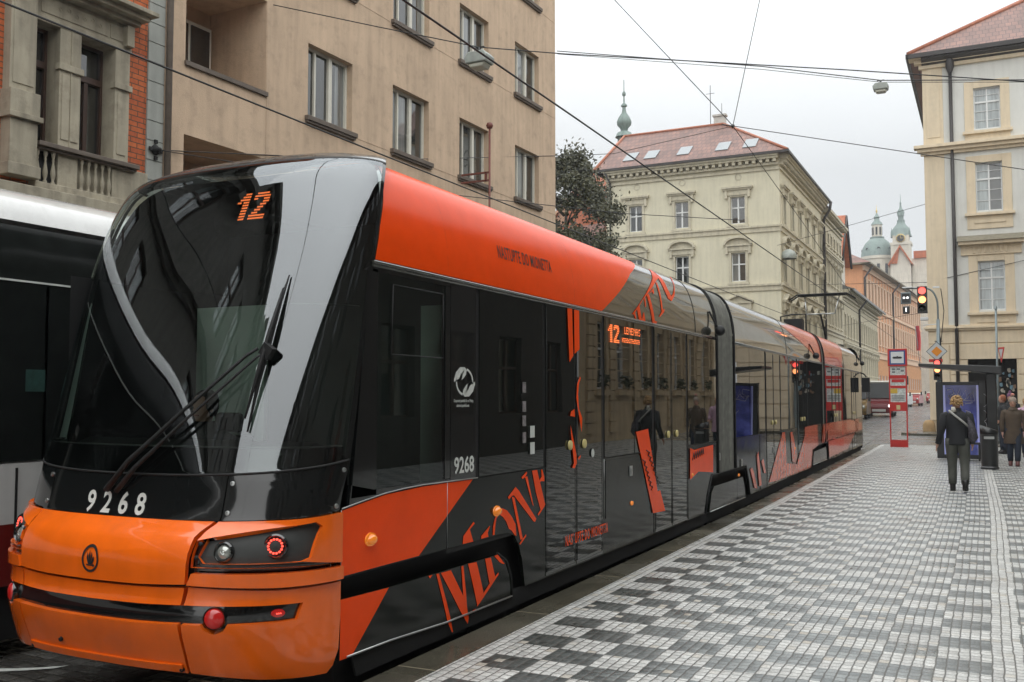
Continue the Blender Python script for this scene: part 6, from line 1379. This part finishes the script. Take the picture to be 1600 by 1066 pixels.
holes=[(1.4+3.1*k,2.9+3.1*k,z,z+2.3) for k in range(25) for z in (1.2,5.4,9.2)]
mb=MB(); wallholes(mb,0,89,-.2,12.5,holes,.3); cornice(mb,0,89,11.8,[(.3,.3),(.6,.4)]); mb.build('wall',M_dks,dk)
for h in holes: window(dk,h[0],h[2],1.5,2.3,'cross',M_bw,PND,y=.22)
lf=thing('stone_building','grey ornate stone building beside the tracks behind the camera on the left','building',(-12.5,8.1,0),R(90-1.64)); 
M_lfs=PM('grey_ornate_stone',(.12,.115,.10),.85,var=.2,streak=.3)
holes=[(-80+2.6*k,-80+2.6*k+1.3,z,z+2.4) for k in range(30) for z in (1.,5.2,9.2,13.2)]
holes=[h for h in holes if h[3]<(11.9 if h[1]>-9.2 else (15 if h[1]>-24 else 16))]
for ua,ub,H in ((-82,-24,17.5),(-24,-9,15.),(-9,0,12.4)):
    hs_=[h for h in holes if ua<h[0] and h[1]<ub]; holes_=hs_
    mb=MB(); wallholes(mb,ua,ub,-.2,H,hs_,.3)
    for z,st in ((4.2,[(.2,.2),(.4,.2)]),(8.2,[(.15,.15),(.3,.15)]),(H-.7,[(.3,.4),(.8,.4)])): cornice(mb,ua,ub,z,st)
    n=int(ub-ua)
    for k in range(n): mb.box(ua+.3+k,ua+.7+k,-.6,0,H-1.1,H-.7)
    for k in range(0,n,5): mb.box(ua+1+k,ua+1.8+k,1,1.8,H,H+1.4)
    mb.poly([(ua,0,0),(ua,10,0),(ua,10,H),(ua,0,H)]); mb.poly([(ub,0,0),(ub,10,0),(ub,10,H),(ub,0,H)])
    mb.build('wall',M_lfs,lf)
    for h in hs_: window(lf,h[0],h[2],1.3,2.4,'cross',M_bw,PNL,y=.22)
# ------------------------------------------------------------------ air, light, camera
hz=MB(); hz.box(-120,60,-110,420,-1.8,75); hm=bpy.data.materials.new('wet_air'); hb=NB(hm); pv=hb.n('VolumePrincipled'); pv.inputs['Density'].default_value=.0006; pv.inputs['Color'].default_value=(.92,.95,1,1); pv.inputs['Anisotropy'].default_value=.2; hb.link(pv.outputs[0],hb.out.inputs[1])
tag(hz.build('haze',hm),kind='stuff')
w=bpy.data.worlds.new('World'); sc.world=w; w.use_nodes=True; nt=w.node_tree; nt.nodes.clear()
SE,SR=R(48),R(150)
sky=nt.nodes.new('ShaderNodeTexSky'); sky.sky_type='NISHITA'; sky.sun_disc=False; sky.sun_elevation=SE; sky.sun_rotation=SR
hs=nt.nodes.new('ShaderNodeHueSaturation'); hs.inputs['Saturation'].default_value=.25; hs.inputs['Value'].default_value=.10
nt.links.new(sky.outputs[0],hs.inputs['Color'])
tc=nt.nodes.new('ShaderNodeTexCoord'); sx=nt.nodes.new('ShaderNodeSeparateXYZ'); nt.links.new(tc.outputs['Generated'],sx.inputs[0])
mr=nt.nodes.new('ShaderNodeMapRange'); mr.inputs[1].default_value=.22; mr.inputs[2].default_value=1; mr.inputs[3].default_value=.80; mr.inputs[4].default_value=3.1; nt.links.new(sx.outputs[2],mr.inputs[0])
no=nt.nodes.new('ShaderNodeTexNoise'); no.inputs['Scale'].default_value=1.8; no.inputs['Detail'].default_value=4; nt.links.new(tc.outputs['Generated'],no.inputs['Vector'])
m2=nt.nodes.new('ShaderNodeMapRange'); m2.inputs[1].default_value=.3; m2.inputs[2].default_value=.7; m2.inputs[3].default_value=.93; m2.inputs[4].default_value=1.06; nt.links.new(no.outputs[0],m2.inputs[0])
mu=nt.nodes.new('ShaderNodeMath'); mu.operation='MULTIPLY'; nt.links.new(mr.outputs[0],mu.inputs[0]); nt.links.new(m2.outputs[0],mu.inputs[1])
cc=nt.nodes.new('ShaderNodeVectorMath'); cc.operation='SCALE'; cc.inputs[0].default_value=(.955,.985,1.0); nt.links.new(mu.outputs[0],cc.inputs['Scale'])
mx=nt.nodes.new('ShaderNodeMix'); mx.data_type='RGBA'; mx.inputs[0].default_value=.9; nt.links.new(hs.outputs[0],mx.inputs[6]); nt.links.new(cc.outputs[0],mx.inputs[7])
bg=nt.nodes.new('ShaderNodeBackground'); bg.inputs[1].default_value=1.; nt.links.new(mx.outputs[2],bg.inputs[0]); ow=nt.nodes.new('ShaderNodeOutputWorld'); nt.links.new(bg.outputs[0],ow.inputs[0])
sl=bpy.data.lights.new('sun','SUN'); sl.energy=1.1; sl.angle=R(110); sl.color=(1,.95,.88); so=bpy.data.objects.new('sun',sl); COL.objects.link(so)
d=Vector((math.sin(SR)*math.cos(SE),math.cos(SR)*math.cos(SE),math.sin(SE))); so.rotation_euler=d.to_track_quat('Z','Y').to_euler()
cam=bpy.data.cameras.new('camera'); cam.sensor_width=36; cam.lens=1500/1600*36; cam.clip_start=.05; cam.clip_end=3000
co=bpy.data.objects.new('camera',cam); COL.objects.link(co); co.location=(0,0,1.75); co.rotation_euler=(R(90)+math.atan(85/1500),0,R(26.4)); sc.camera=co
sc.view_settings.view_transform='Standard'; sc.view_settings.look='None'; sc.view_settings.gamma=1; sc.view_settings.exposure=.10
sc.cycles.max_bounces=8; sc.cycles.transparent_max_bounces=12
